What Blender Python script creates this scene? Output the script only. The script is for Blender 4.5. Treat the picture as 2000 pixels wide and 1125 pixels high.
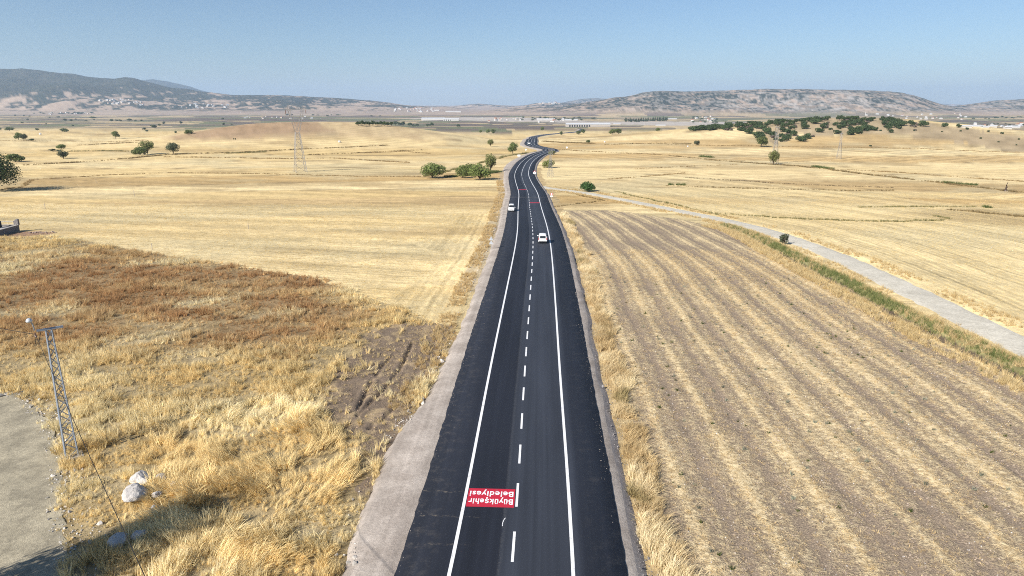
import bpy, bmesh, math, random
import numpy as np
from mathutils import Vector, Matrix, Euler

# ------------------------------------------------------------------ camera, sky, sun, exposure
for o in list(bpy.data.objects): bpy.data.objects.remove(o)
SC = bpy.context.scene
COL = SC.collection
CAMZ, PITCH, FPX = 27.0, math.radians(15.1), 1333.3
cam_d = bpy.data.cameras.new('camera'); cam = bpy.data.objects.new('camera', cam_d); COL.objects.link(cam)
cam.location = (0, 0, CAMZ); cam.rotation_euler = (math.pi/2 - PITCH, 0, 0)
cam_d.sensor_width = 36; cam_d.lens = 36*FPX/2000; cam_d.clip_start = 0.5; cam_d.clip_end = 80000
SC.camera = cam
SUN_EL = math.radians(34)
SUN_DIR = Vector((-0.70, -0.72, 0)).normalized()*math.cos(SUN_EL) + Vector((0, 0, math.sin(SUN_EL)))   # towards the sun
W = bpy.data.worlds.new('World'); SC.world = W; W.use_nodes = True
nt = W.node_tree; nt.nodes.clear()
sky = nt.nodes.new('ShaderNodeTexSky'); sky.sky_type = 'NISHITA'; sky.sun_disc = False
sky.sun_elevation = SUN_EL; sky.sun_rotation = math.atan2(SUN_DIR.x, SUN_DIR.y)
sky.altitude = 500; sky.air_density = 1.0; sky.dust_density = 0.5; sky.ozone_density = 6.0
bg = nt.nodes.new('ShaderNodeBackground'); bg.inputs['Strength'].default_value = 0.068
wo = nt.nodes.new('ShaderNodeOutputWorld')
nt.links.new(sky.outputs[0], bg.inputs[0]); nt.links.new(bg.outputs[0], wo.inputs[0])
sl = bpy.data.lights.new('sun', 'SUN'); sl.energy = 5.0; sl.angle = math.radians(0.53); sl.color = (1.0, 0.945, 0.87)
sun = bpy.data.objects.new('sun', sl); COL.objects.link(sun)
sun.rotation_euler = SUN_DIR.to_track_quat('Z', 'Y').to_euler(); sun.location = (-60, -60, 80)
vs = SC.view_settings
vs.view_transform = 'Standard'; vs.look = 'None'; vs.exposure = 0.62; vs.gamma = 1.0; vs.use_curve_mapping = False
SC.cycles.filter_width = 1.0; SC.cycles.use_denoising = False; SC.cycles.adaptive_threshold = 0.005; SC.cycles.max_bounces = 6; SC.cycles.diffuse_bounces = 3; SC.cycles.transmission_bounces = 4
SC.cycles.volume_bounces = 1; SC.cycles.transparent_max_bounces = 6

rng = np.random.default_rng(11); random.seed(5)

# ------------------------------------------------------------------ noise and terrain as numbers
def hsh(ix, iy, seed):
    h = np.sin(ix*127.1 + iy*311.7 + seed*74.7)*43758.5453
    return h - np.floor(h)
def vnoise(x, y, seed=0):
    ix, iy = np.floor(x), np.floor(y); fx, fy = x - ix, y - iy
    fx = fx*fx*(3 - 2*fx); fy = fy*fy*(3 - 2*fy)
    a, b = hsh(ix, iy, seed), hsh(ix+1, iy, seed); c, d = hsh(ix, iy+1, seed), hsh(ix+1, iy+1, seed)
    return (a*(1-fx) + b*fx)*(1-fy) + (c*(1-fx) + d*fx)*fy
def fbm(x, y, seed=0, octv=4, gain=0.5):
    s, a, t = 0.0, 1.0, 0.0
    for i in range(octv):
        s = s + a*vnoise(x*2**i + 17.3*i, y*2**i - 9.1*i, seed + i); t += a; a *= gain
    return s/t
def sstep(a, b, x):
    t = np.clip((x - a)/(b - a), 0, 1); return t*t*(3 - 2*t)
def lerp(a, b, t): return a + (b - a)*t

_pk = [(-3000, 0), (0, 0), (70, 0), (110, -.5), (150, -1.9), (200, -4.2), (250, -6.6), (300, -8), (390, -9.6), (520, -12.0),
       (640, -14), (784, -15.0), (850, -15.6), (930, -19), (1050, -25), (1200, -30), (1600, -35), (2500, -42), (4000, -48), (6000, -52), (60000, -54)]
_ty = np.arange(-400, 9000, 5.0); _tz = np.interp(_ty, [p[0] for p in _pk], [p[1] for p in _pk])
_k = np.exp(-0.5*(np.arange(-16, 17)/6.0)**2); _k /= _k.sum(); _tz = np.convolve(np.pad(_tz, 16, mode='edge'), _k, 'valid')

def gauss(x, y, cx, cy, sxl, sxr, syn, syf, amp):
    dx = x - cx; dy = y - cy
    sx = np.where(dx < 0, sxl, sxr); sy = np.where(dy < 0, syn, syf)
    return amp*np.exp(-0.5*((dx/sx)**2 + (dy/sy)**2))
def ridge(x, y, yc, sn, sf, base, cx, cz):
    d = (y - yc)/np.where(y < yc, sn, sf)
    k = np.interp(x, cx, np.array(cz) - base); return np.where((x > cx[0]) & (x < cx[-1]), k, 0.0)*np.exp(-.5*d*d)
# mountain ranges: crest as seen from the plain (bearing, elevation), distance of crest, distance of foot
RANGES = [
    (8600, 5300, [(-900, 150), (-500, 138), (-300, 130), (-100, 134), (0, 136), (60, 139), (150, 147), (205, 154), (232, 155), (250, 152), (268, 154), (290, 161), (330, 171), (400, 180), (450, 186), (500, 187), (570, 187), (640, 191), (720, 196), (760, 200), (800, 206), (870, 209), (1000, 220)]),
    (15500, 12500, [(180, 190), (260, 163), (285, 155), (305, 153), (330, 156), (365, 166), (400, 177), (450, 190), (520, 205)]),
    (6600, 4500, [(960, 214), (1010, 211), (1093, 209), (1130, 202), (1186, 193), (1222, 188), (1253, 181), (1290, 177), (1340, 179), (1400, 177), (1480, 174), (1600, 175.5), (1700, 178), (1760, 182), (1790, 189), (1820, 198), (1850, 206), (1885, 212), (1960, 222)]),
    (7600, 5600, [(1820, 214), (1870, 207), (1900, 202), (1935, 197), (2000, 194), (2200, 186), (2600, 190), (2900, 200)]),
    (12000, 10000, [(870, 210), (905, 205), (935, 202), (965, 204), (1000, 206), (1040, 212)]),
    (9800, 7600, [(985, 211), (1010, 207), (1040, 203), (1060, 201), (1100, 201), (1140, 204), (1180, 212)]),
    (15000, 12000, [(1060, 208), (1100, 200), (1130, 194), (1150, 192), (1190, 193), (1240, 196), (1300, 205)]),
    (21000, 17000, [(1650, 206), (1750, 201.5), (1800, 200.5), (1860, 200.5), (1950, 201.5), (2100, 204)]),
]
def mountains(x, y):
    out = np.zeros(np.shape(x)); m = np.asarray(y) > 4450
    if np.any(m): out[m] = _mountains(np.asarray(x)[m], np.asarray(y)[m])
    return out
def _mountains(x, y):
    out = np.zeros_like(x)
    yy = np.maximum(y, 100.0)
    px = 1000 + 1381*x/yy
    n = fbm(x/900, y/900, 31, 5, .55); rid = 1 - np.abs(2*fbm(x/1500, y/1100, 57, 4) - 1)
    for i, (yc, yf, pts) in enumerate(RANGES):
        cr = np.interp(px, [p[0] for p in pts], [p[1] for p in pts])
        cr = cr + (fbm(px/30, px*0 + i, 5 + i, 3) - .5)*2.2
        edge = sstep(pts[0][0] - 60, pts[0][0] + 20, px)*(1 - sstep(pts[-1][0] - 20, pts[-1][0] + 60, px))
        H = np.maximum((202.8 - cr)/1430*yc + 27 + 53, 0)*edge
        t = np.clip((y - yf)/(yc - yf), 0, 1)
        prof = 0.35*t + 0.65*t*t*(3 - 2*t)
        er = (n - .5)*1.1*np.sin(np.pi*t)*.5 + (rid - .6)*.55*np.sin(np.pi*t)*.6
        back = 1 - .7*sstep(yc, yc + .45*(yc - yf), y)
        h = H*np.clip(prof + er*(1 - .3*t), 0, 1.0)*back
        out = np.where(y > yf, np.maximum(out, h), out)
    return out

def base_ground(x, y):
    x = np.asarray(x, float); y = np.asarray(y, float)
    z = np.interp(y, _ty, _tz)
    z = z + ridge(x, y, 850, 110, 150, -16, [-470, -420, -381, -351, -320, -289, -258, -221, -191, -160, -129, -92, -60, -20], [-17, -14, -8.5, -3, 1.2, 3.6, 4.9, 5.4, 4.9, 2.4, -.5, -5, -9, -16])     # brown mound on the left
    z = z + ridge(x, y, 960, 175, 170, -20, [60, 130, 172, 206, 241, 275, 310, 344, 413, 447, 500, 537, 574, 612, 650, 688, 740, 800], [-19, -14, -10.5, -8, -5.2, -2.4, 1.0, 3.4, 7.4, 8.4, 8.2, 5.2, 1.0, -4.5, -10.5, -15.5, -19, -20])   # wooded hill on the right
    z = z + gauss(x, y, -700, 900, 300, 300, 250, 300, 5)
    far = sstep(150, 500, y)
    z = z + far*(fbm(x/140, y/140, 3, 3) - .5)*3.0*(1 - .6*np.exp(-((x - 15)/60)**2))
    z = z + sstep(1300, 2500, y)*(fbm(x/700, y/700, 9, 3) - .5)*10
    return z
def ground0(x, y):
    x = np.asarray(x, float); y = np.asarray(y, float)
    return base_ground(x, y) + mountains(x, y)

CP, SP = math.cos(PITCH), math.sin(PITCH)
def ray(px, py):
    u = (px - 1000)/FPX; v = (py - 562.5)/FPX
    return np.array([u, CP - v*SP, -(SP + v*CP)])
def at(px, py):
    """survey point: where the line of sight through a spot of the photograph meets the terrain"""
    d = ray(px, py); t = np.geomspace(8, 26000, 700)
    for k_ in range(3):
        P = d[None, :]*t[:, None]; hz = CAMZ + P[:, 2] - ground0(P[:, 0], P[:, 1])
        k = int(np.argmax(hz < 0))
        if hz[k] >= 0: k = len(t) - 1
        if k_ < 2: t = np.linspace(t[max(k-1, 0)], t[k], 40)
    p = d*t[k]
    return Vector((p[0], p[1], CAMZ + p[2]))
def scale_at(p):                     # photograph pixels per metre at a point
    return FPX/(p[1]*CP + (CAMZ - p[2])*SP)
def in_poly(x, y, poly):
    r = np.zeros(np.shape(x), bool); n = len(poly)
    for i in range(n):
        x1, y1 = poly[i][0], poly[i][1]; x2, y2 = poly[(i+1) % n][0], poly[(i+1) % n][1]
        if y1 == y2: continue
        c = ((y1 > y) != (y2 > y)) & (x < (x2 - x1)*(y - y1)/(y2 - y1) + x1)
        r ^= c
    return r
def polyw(pts): return [at(*p) for p in pts]
def resample(P, step):
    P = np.asarray(P, float); d = np.r_[0, np.cumsum(np.hypot(*np.diff(P[:, :2], axis=0).T))]
    n = max(int(d[-1]/step), 2); s = np.linspace(0, d[-1], n + 1)
    return np.stack([np.interp(s, d, P[:, k]) for k in range(P.shape[1])], 1)
def smooth(P, k=2, it=1):
    P = P.copy()
    for _ in range(it):
        Q = P.copy()
        Q[1:-1] = (P[:-2] + 2*P[1:-1] + P[2:])/4
        P = Q
    return P
def polydist(x, y, P):
    """distance, signed offset (right positive) and running length to a polyline"""
    x = np.ravel(x); y = np.ravel(y); best = np.full(x.shape, 1e9); off = np.zeros(x.shape); run = np.zeros(x.shape)
    L = 0.0
    for i in range(len(P) - 1):
        ax, ay = P[i][0], P[i][1]; bx, by = P[i+1][0], P[i+1][1]
        ex, ey = bx - ax, by - ay; l = math.hypot(ex, ey)
        if l < 1e-6: continue
        t = np.clip(((x - ax)*ex + (y - ay)*ey)/(l*l), 0, 1)
        dx, dy = x - ax - t*ex, y - ay - t*ey; d = np.hypot(dx, dy)
        m = d < best
        best = np.where(m, d, best); off = np.where(m, np.sign(dx*ey - dy*ex)*d, off); run = np.where(m, L + t*l, run)
        L += l
    return best, off, run

# ------------------------------------------------------------------ road line (centre of the carriageway)
ROAD_PIX = [(1003.5, 1125), (1007, 1067), (1012, 966), (1016, 888), (1020, 825), (1022, 771), (1025, 727), (1028, 690), (1031, 650), (1035, 590), (1038.5, 540),
            (1041, 495), (1041.5, 470), (1039.6, 443), (1037, 427), (1034.6, 410), (1033.3, 396), (1033, 387), (1031.5, 378.7), (1027.7, 370), (1023, 360),
            (1018.8, 347), (1019, 339), (1022, 330), (1027, 320.5), (1035, 312.7), (1046, 305), (1059, 300), (1071, 297), (1077, 294.3), (1071, 291.8), (1058, 289.6),
            (1046, 287.3), (1038, 284.5), (1036, 281), (1038.5, 276), (1041, 268.8)]
_rp = [at(*p) for p in ROAD_PIX]
_rp = [np.array((_rp[0].x - 2.4 - k*1.1, _rp[0].y - 35 - k*30)) for k in (1, 0)] + [np.array((p.x, p.y)) for p in _rp]
_last = _rp[-1]
_rp += [_last + np.array((8, 60)), _last + np.array((30, 140)), _last + np.array((75, 250))]
_e = [at(1131, 257.5), at(1139, 254), at(1132, 251.5)]
_rp += [np.array((p.x, p.y)) for p in _e]
ROAD = smooth(resample(np.array(_rp), 6.0), it=5)
ROAD = resample(ROAD, 1.0)
_rz = base_ground(ROAD[:, 0], ROAD[:, 1])
_kk = np.exp(-0.5*(np.arange(-30, 31)/12.0)**2); _kk /= _kk.sum()
_rz = np.convolve(np.pad(_rz, 30, mode='edge'), _kk, 'valid')
ROADZ = _rz + .62
_tan = np.gradient(ROAD, axis=0); _tan /= np.hypot(_tan[:, 0], _tan[:, 1])[:, None]
RN = np.stack([_tan[:, 1], -_tan[:, 0]], 1)           # to the right
S0 = int(np.argmin(np.abs(ROAD[:, 1] - 30)))          # run index at Y = 30
def road_at(x, y):
    i = int(np.argmin((ROAD[:, 0] - x)**2 + (ROAD[:, 1] - y)**2)); return i

# ------------------------------------------------------------------ areas of the terrain
DIRT_YARD = polyw([(-500, 770), (-100, 766), (30, 768), (62, 790), (92, 822), (110, 860), (122, 905), (116, 960), (122, 1040), (140, 1120), (170, 1300), (-500, 1300)])
WILD = polyw([(-700, 1500), (-700, 474), (-200, 462), (0, 466), (60, 462), (110, 462), (220, 482), (330, 498), (480, 523), (640, 548), (720, 582), (800, 612), (880, 640), (960, 700), (960, 1500)])
BARE = polyw([(640, 755), (690, 672), (755, 640), (800, 628), (868, 632), (874, 690), (838, 760), (795, 840), (750, 920), (705, 990), (668, 935), (690, 850), (650, 860), (640, 800)])
RUTS = [polyw([(806, 668), (797, 690), (786, 712), (760, 750), (730, 780), (700, 808), (668, 838)]), polyw([(842, 665), (822, 700), (808, 745), (782, 785), (752, 815), (722, 836)]),
        polyw([(770, 690), (745, 715), (722, 752), (704, 790), (690, 815)]), polyw([(862, 640), (845, 670)])]
TRACKS = [polyw([(640, 604), (540, 614), (400, 637), (280, 668), (150, 690), (0, 712)]), polyw([(640, 616), (540, 627), (420, 650), (300, 680), (150, 702), (0, 726)])]
STRIPED = polyw([(1085, 412), (1180, 410), (1300, 424), (1400, 442), (1470, 464), (1560, 510), (1680, 570), (1800, 634), (1900, 690), (2010, 750), (2500, 1000), (2600, 1500), (1000, 1500), (1060, 700)])
DIRT_TRACK = resample(np.array([(p.x, p.y) for p in polyw([(1052, 364), (1072, 368), (1110, 372.5), (1150, 378), (1220, 391), (1300, 407), (1400, 427), (1480, 446), (1560, 472), (1640, 503), (1720, 541), (1800, 580), (1880, 619), (1950, 653), (2030, 692), (2300, 830)])]), 2.0)
DIRT_TRACK = smooth(DIRT_TRACK, it=6)
DITCH = smooth(resample(np.array([(p.x, p.y) for p in polyw([(1400, 440), (1450, 454), (1500, 480), (1560, 512), (1640, 553), (1740, 608), (1840, 658), (1920, 696), (2010, 740), (2300, 880)])]), 1.5), it=4)
GRAZED = [p if p.y < 1100 else Vector((p.x*1000/p.y, 1000, 0)) for p in polyw([(1345, 253), (1450, 250), (1478, 262), (1500, 280), (1560, 268), (1640, 262), (1720, 261), (1800, 268), (1860, 276), (1930, 290), (2000, 300), (2200, 318), (2200, 285), (2050, 280), (2000, 270), (1945, 261), (1890, 252), (1835, 244), (1780, 237), (1700, 230), (1620, 231), (1500, 238), (1400, 246)])]
MOUND_C = at(475, 258)

def micro(x, y):
    """ruts, furrows and hummocks on the near ground"""
    z = np.zeros_like(x)
    m = (y > 5) & (y < 330) & (np.abs(x) < 260)
    if m.any():
        xx, yy = x[m], y[m]
        off, run = ROADOFF(xx, yy)
        keep = sstep(9, 13, np.abs(off))*(~in_poly(xx, yy, DIRT_YARD))
        zz = (fbm(xx/5, yy/5, 21, 3) - .5)*.35 + (fbm(xx/1.1, yy/1.1, 22, 2) - .5)*.12
        for R in RUTS:
            d, _, _ = polydist(xx, yy, R); zz -= (.27*np.exp(-(d/.19)**2) - .06*np.exp(-((d - .5)/.25)**2))*sstep(.2, .5, fbm(xx/1.3, yy/1.3, 25, 2))
        for R in TRACKS:
            d, _, _ = polydist(xx, yy, R); zz -= .14*np.exp(-(d/.5)**2)
        dd, _, _ = polydist(xx, yy, DITCH); zz -= .9*np.exp(-(dd/.8)**2)
        td, _, _ = polydist(xx, yy, DIRT_TRACK); keep = keep*sstep(2.6, 4.0, td)
        # straw windrows
        st = in_poly(xx, yy, STRIPED) & (off > 9.5)
        rc = stripe_coord(xx, yy)
        zz += st*.045*(np.cos(2*np.pi*rc/4.7) + .4*np.cos(2*np.pi*rc/1.57))
        z[m] = zz*keep
    return z
_RC = ROAD[::4]
def ROADOFF(x, y):
    off = np.full(x.shape, 400.0); run = np.zeros(x.shape)
    m = (np.abs(x - 10 - .05*np.clip(y - 800, 0, 2000)) < 60) & (y > -40) & (y < 2000)
    off = np.where(x < 10 + .05*np.clip(y - 800, 0, 2000), -off, off)
    if m.any():
        xm, ym = x[m], y[m]; o = np.empty(xm.shape); r = np.empty(xm.shape)
        for a in range(0, len(xm), 20000):
            xx, yy = xm[a:a+20000], ym[a:a+20000]
            d2 = (xx[:, None] - _RC[None, :, 0])**2 + (yy[:, None] - _RC[None, :, 1])**2
            k = np.argmin(d2, 1)*4
            dx = xx - ROAD[k, 0]; dy = yy - ROAD[k, 1]
            o[a:a+20000] = dx*RN[k, 0] + dy*RN[k, 1]; far = np.sqrt(d2.min(1))
            o[a:a+20000] = np.where(far > 30, np.sign(o[a:a+20000])*far, o[a:a+20000]); r[a:a+20000] = k
        off[m] = o; run[m] = r
    return off, run
def stripe_coord(x, y):
    return x - .0375*y - 6.0 + 7.0*(np.clip(y - 95, 0, 200)/110)**2 + (fbm(x/30, y/30, 77, 2) - .5)*1.5
def ground(x, y):
    x = np.atleast_1d(np.asarray(x, float)); y = np.atleast_1d(np.asarray(y, float))
    return ground0(x, y) + micro(x, y)
def gz(x, y): return float(ground(x, y)[0])

# ------------------------------------------------------------------ material helpers
MATS = {}
class NB:
    def __init__(self, name):
        self.m = bpy.data.materials.new(name); self.m.use_nodes = True; self.t = self.m.node_tree; self.t.nodes.clear()
        self.out = self.n('ShaderNodeOutputMaterial')
    def n(self, typ, **kw):
        nd = self.t.nodes.new(typ)
        for k, v in kw.items(): setattr(nd, k, v)
        return nd
    def put(self, sock, v):
        if v is None: return
        if hasattr(v, 'is_output') or isinstance(v, bpy.types.NodeSocket): self.t.links.new(v, sock)
        else: sock.default_value = v
    def math(self, op, a, b=None, c=None, clamp=False):
        nd = self.n('ShaderNodeMath', operation=op, use_clamp=clamp)
        for s_, v in zip(nd.inputs, (a, b, c)): self.put(s_, v)
        return nd.outputs[0]
    def mix(self, fac, a, b, blend='MIX'):
        nd = self.n('ShaderNodeMix', data_type='RGBA', blend_type=blend, clamp_factor=True)
        self.put(nd.inputs[0], fac)
        for s_, v in ((nd.inputs[6], a), (nd.inputs[7], b)):
            self.put(s_, (v + (1,)) if isinstance(v, tuple) and len(v) == 3 else v)
        return nd.outputs[2]
    def noise(self, vec, scale, detail=2, rough=.5, dist=0.0, out=0):
        nd = self.n('ShaderNodeTexNoise'); self.put(nd.inputs['Vector'], vec)
        nd.inputs['Scale'].default_value = scale; nd.inputs['Detail'].default_value = detail
        nd.inputs['Roughness'].default_value = rough; nd.inputs['Distortion'].default_value = dist
        return nd.outputs[out]
    def vor(self, vec, scale, feature='F1', out='Distance', rand=1.0):
        nd = self.n('ShaderNodeTexVoronoi', feature=feature); self.put(nd.inputs['Vector'], vec)
        nd.inputs['Scale'].default_value = scale; nd.inputs['Randomness'].default_value = rand
        return nd.outputs[out]
    def ss(self, x, lo, hi, a=0.0, b=1.0):
        nd = self.n('ShaderNodeMapRange', interpolation_type='SMOOTHSTEP')
        for s_, v in zip(nd.inputs, (x, lo, hi, a, b)): self.put(s_, v)
        return nd.outputs[0]
    def attr(self, name, out='Color', typ='GEOMETRY'):
        nd = self.n('ShaderNodeAttribute', attribute_name=name, attribute_type=typ); return nd.outputs[out]
    def obj(self): return self.n('ShaderNodeTexCoord').outputs['Object']
    def uv(self): return self.n('ShaderNodeTexCoord').outputs['UV']
    def mapv(self, vec, scale=(1, 1, 1), rot=(0, 0, 0), loc=(0, 0, 0)):
        nd = self.n('ShaderNodeMapping'); self.put(nd.inputs[0], vec)
        nd.inputs['Scale'].default_value = scale; nd.inputs['Rotation'].default_value = rot; nd.inputs['Location'].default_value = loc
        return nd.outputs[0]
    def bump(self, h, strength=.5, dist=.05):
        nd = self.n('ShaderNodeBump'); nd.inputs['Strength'].default_value = strength; nd.inputs['Distance'].default_value = dist
        self.put(nd.inputs['Height'], h); return nd.outputs[0]
    def scalec(self, col, f):
        nd = self.n('ShaderNodeVectorMath', operation='SCALE'); self.put(nd.inputs[0], col); self.put(nd.inputs['Scale'], f); return nd.outputs[0]
    def pbr(self, col, rough=.8, spec=.2, normal=None, metal=0.0):
        nd = self.n('ShaderNodeBsdfPrincipled')
        self.put(nd.inputs['Base Color'], (col + (1,)) if isinstance(col, tuple) and len(col) == 3 else col)
        self.put(nd.inputs['Roughness'], rough); nd.inputs['Specular IOR Level'].default_value = spec; self.put(nd.inputs['Metallic'], metal)
        if normal is not None: self.t.links.new(normal, nd.inputs['Normal'])
        return nd.outputs[0]
    def done(self, sh):
        self.t.links.new(sh, self.out.inputs[0]); MATS[self.m.name] = self.m; return self.m

# ground: colour by parcel from the mesh, rows, clods and straw from the nodes
def mat_ground():
    b = NB('ground_soil_and_straw'); P = b.obj()
    col = b.attr('col'); rowc = b.attr('rowc', 'Fac'); rowa = b.attr('rowa', 'Fac'); win = b.attr('wind', 'Fac'); tex = b.attr('texa', 'Fac')
    rowl = b.attr('rowl', 'Fac')
    n_big = b.noise(P, .06, 4, .6); n_mid = b.noise(P, .55, 5, .72); n_fin = b.noise(P, 2.4, 5, .75); n_xf = b.noise(P, 8.0, 3, .7)
    wob = b.math('MULTIPLY', b.math('SUBTRACT', b.noise(P, .25, 2), .5), 1.4)
    rc = b.math('ADD', rowc, wob)
    rv = b.n('ShaderNodeCombineXYZ'); b.put(rv.inputs[0], rowc); b.put(rv.inputs[1], rowl)
    stk1 = b.noise(b.mapv(rv.outputs[0], (1.5, .10, 1)), 1.0, 4, .65); stk2 = b.noise(b.mapv(rv.outputs[0], (.22, .012, 1)), 1.0, 4, .65)
    r1 = b.math('SINE', b.math('MULTIPLY', rc, 2*math.pi/4.6)); r2 = b.math('SINE', b.math('MULTIPLY', rc, 2*math.pi/1.35)); r3 = b.math('SINE', b.math('MULTIPLY', rc, 2*math.pi/13.5))
    tram = b.math('MULTIPLY', b.ss(r1, .72, 1.0), b.ss(stk1, .42, .6))
    rows = b.math('ADD', b.math('MULTIPLY', r2, b.ss(n_mid, .3, .7, .1, .55)), b.math('MULTIPLY', r3, .35))
    rows = b.math('MULTIPLY_ADD', tram, -1.5, rows)
    rows = b.math('MULTIPLY_ADD', b.math('SUBTRACT', stk1, .5), 3.2, rows); rows = b.math('MULTIPLY_ADD', b.math('SUBTRACT', stk2, .5), 2.2, rows)
    f = b.math('MULTIPLY_ADD', b.math('MULTIPLY', rows, rowa), .17, 1.0)
    f = b.math('MULTIPLY_ADD', b.math('SUBTRACT', n_big, .5), b.math('MULTIPLY', tex, .4), f)
    f = b.math('MULTIPLY_ADD', b.math('SUBTRACT', n_mid, .5), b.math('MULTIPLY', tex, .9), f)
    f = b.math('MULTIPLY_ADD', b.math('SUBTRACT', n_fin, .5), b.math('MULTIPLY', tex, 1.1), f)
    f = b.math('MULTIPLY_ADD', b.math('SUBTRACT', n_xf, .5), b.math('MULTIPLY', tex, .6), f)
    f = b.math('MAXIMUM', f, .3)
    c0 = b.scalec(col, f)
    # striped field: straw windrows over grey brown clods
    wc = b.math('ADD', rowc, b.math('MULTIPLY', b.math('SUBTRACT', b.noise(P, .5, 3, .6), .5), 1.1))
    ws = b.math('COSINE', b.math('MULTIPLY', wc, 2*math.pi/4.7)); ws = b.math('ADD', ws, b.math('MULTIPLY', b.math('SUBTRACT', b.noise(b.mapv(rv.outputs[0], (.5, .06, 1)), 1.0, 3, .6), .5), 2.6)); w3 = b.math('COSINE', b.math('MULTIPLY', wc, 2*math.pi/1.567))
    straw = b.math('ADD', b.math('ADD', b.math('MULTIPLY', ws, .62), b.math('MULTIPLY', w3, .35)), b.math('MULTIPLY', b.math('SUBTRACT', n_fin, .5), 3.6))
    straw = b.math('ADD', straw, b.math('MULTIPLY', b.math('SUBTRACT', n_xf, .5), 3.0))
    straw = b.math('ADD', straw, b.math('MULTIPLY', b.math('SUBTRACT', b.noise(P, .045, 3, .6), .48), 3.2))
    straw = b.ss(straw, -.95, 1.05)
    strawc = b.mix(b.ss(n_fin, .35, .65), (.54, .40, .21), (.77, .62, .375))
    soil = b.mix(b.ss(n_xf, .3, .7), (.19, .145, .105), (.42, .325, .23))
    c1 = b.mix(straw, soil, strawc)
    cc = b.mix(win, c0, c1)
    hgt = b.math('ADD', b.math('MULTIPLY', n_fin, .6), b.math('MULTIPLY', n_xf, .4))
    hgt = b.math('ADD', hgt, b.math('MULTIPLY', straw, b.math('MULTIPLY', win, .35)))
    nor = b.bump(hgt, .7, .25)
    return b.done(b.pbr(cc, .95, .05, nor))
M_GROUND = mat_ground()

def mat_asphalt():
    b = NB('fresh_asphalt'); uv = b.uv(); P = b.obj()
    sep = b.n('ShaderNodeSeparateXYZ'); b.put(sep.inputs[0], uv); u, v = sep.outputs[0], sep.outputs[1]
    streak = b.noise(b.mapv(uv, (2.2, .02, 1)), 1.0, 4, .6); patch = b.noise(b.mapv(uv, (.25, .03, 1)), 1.0, 3, .55)
    grain = b.noise(P, 28, 2, .8)
    base = b.mix(b.ss(u, -.9, -.7), (.0165, .019, .027), (.036, .041, .053))        # two paving passes: the right one a little paler
    base = b.mix(b.math('MULTIPLY', b.ss(u, 3.8, 4.4), .75), base, (.0165, .019, .027))
    wt = b.math('COSINE', b.math('MULTIPLY', u, 2*math.pi/1.85)); f = b.math('MULTIPLY_ADD', b.math('SUBTRACT', streak, .5), .8, b.math('MULTIPLY_ADD', wt, .07, 1.0))
    f = b.math('MULTIPLY_ADD', b.math('SUBTRACT', patch, .5), 1.1, f)
    f = b.math('MULTIPLY_ADD', b.math('SUBTRACT', grain, .5), .9, f)
    c = b.scalec(base, f)
    # dusty joint beside the dashes
    j = b.math('SUBTRACT', 1.0, b.ss(b.math('ABSOLUTE', b.math('ADD', b.math('SUBTRACT', u, -.75), b.math('MULTIPLY', b.math('SUBTRACT', patch, .5), .25))), .04, .2))
    j = b.math('MULTIPLY', j, b.ss(b.noise(P, 9, 3, .7), .4, .75)); c = b.mix(b.math('MULTIPLY', j, .4), c, (.11, .105, .1))
    # dust drifted onto the left margin and a worn cross joint
    dust = b.math('MULTIPLY', b.ss(b.math('ABSOLUTE', u), 3.4, 6.7), b.ss(b.noise(P, 1.3, 5, .75), .48, .75)); c = b.mix(b.math('MULTIPLY', dust, .38), c, (.13, .115, .1))
    cr = b.math('SUBTRACT', 1.0, b.ss(b.math('ABSOLUTE', b.math('SUBTRACT', v, ROADCROSS)), .6, 3.4))
    cr = b.math('MULTIPLY', cr, b.ss(b.noise(b.mapv(uv, (.5, .8, 1)), 1, 4, .7), .38, .66)); c = b.mix(b.math('MULTIPLY', cr, .55), c, (.12, .11, .1))
    for vv, amp in ((SMARK1, .6), (SMARK2, .5), (SMARK3, .45)):
        k = b.math('SUBTRACT', 1.0, b.ss(b.math('ABSOLUTE', b.math('ADD', b.math('SUBTRACT', v, vv), b.math('MULTIPLY', b.math('SUBTRACT', b.noise(P, .9, 2), .5), .5))), .03, .16))
        k = b.math('MULTIPLY', k, b.math('MULTIPLY', b.ss(u, -1.9, -3.4), b.ss(b.noise(P, 3.3, 3, .7), .47, .7)))
        c = b.mix(b.math('MULTIPLY', k, amp), c, (.2, .17, .13))
    return b.done(b.pbr(c, b.math('MULTIPLY_ADD', grain, .2, .62), .28, b.bump(grain, .5, .02)))
SMARK1, SMARK2, SMARK3 = [road_at(*at(960, y).xy[:]) for y in (981, 1021, 1083)]
ROADCROSS = float(road_at(*at(1033, 389).xy[:]))
M_ASPHALT = mat_asphalt()

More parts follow.
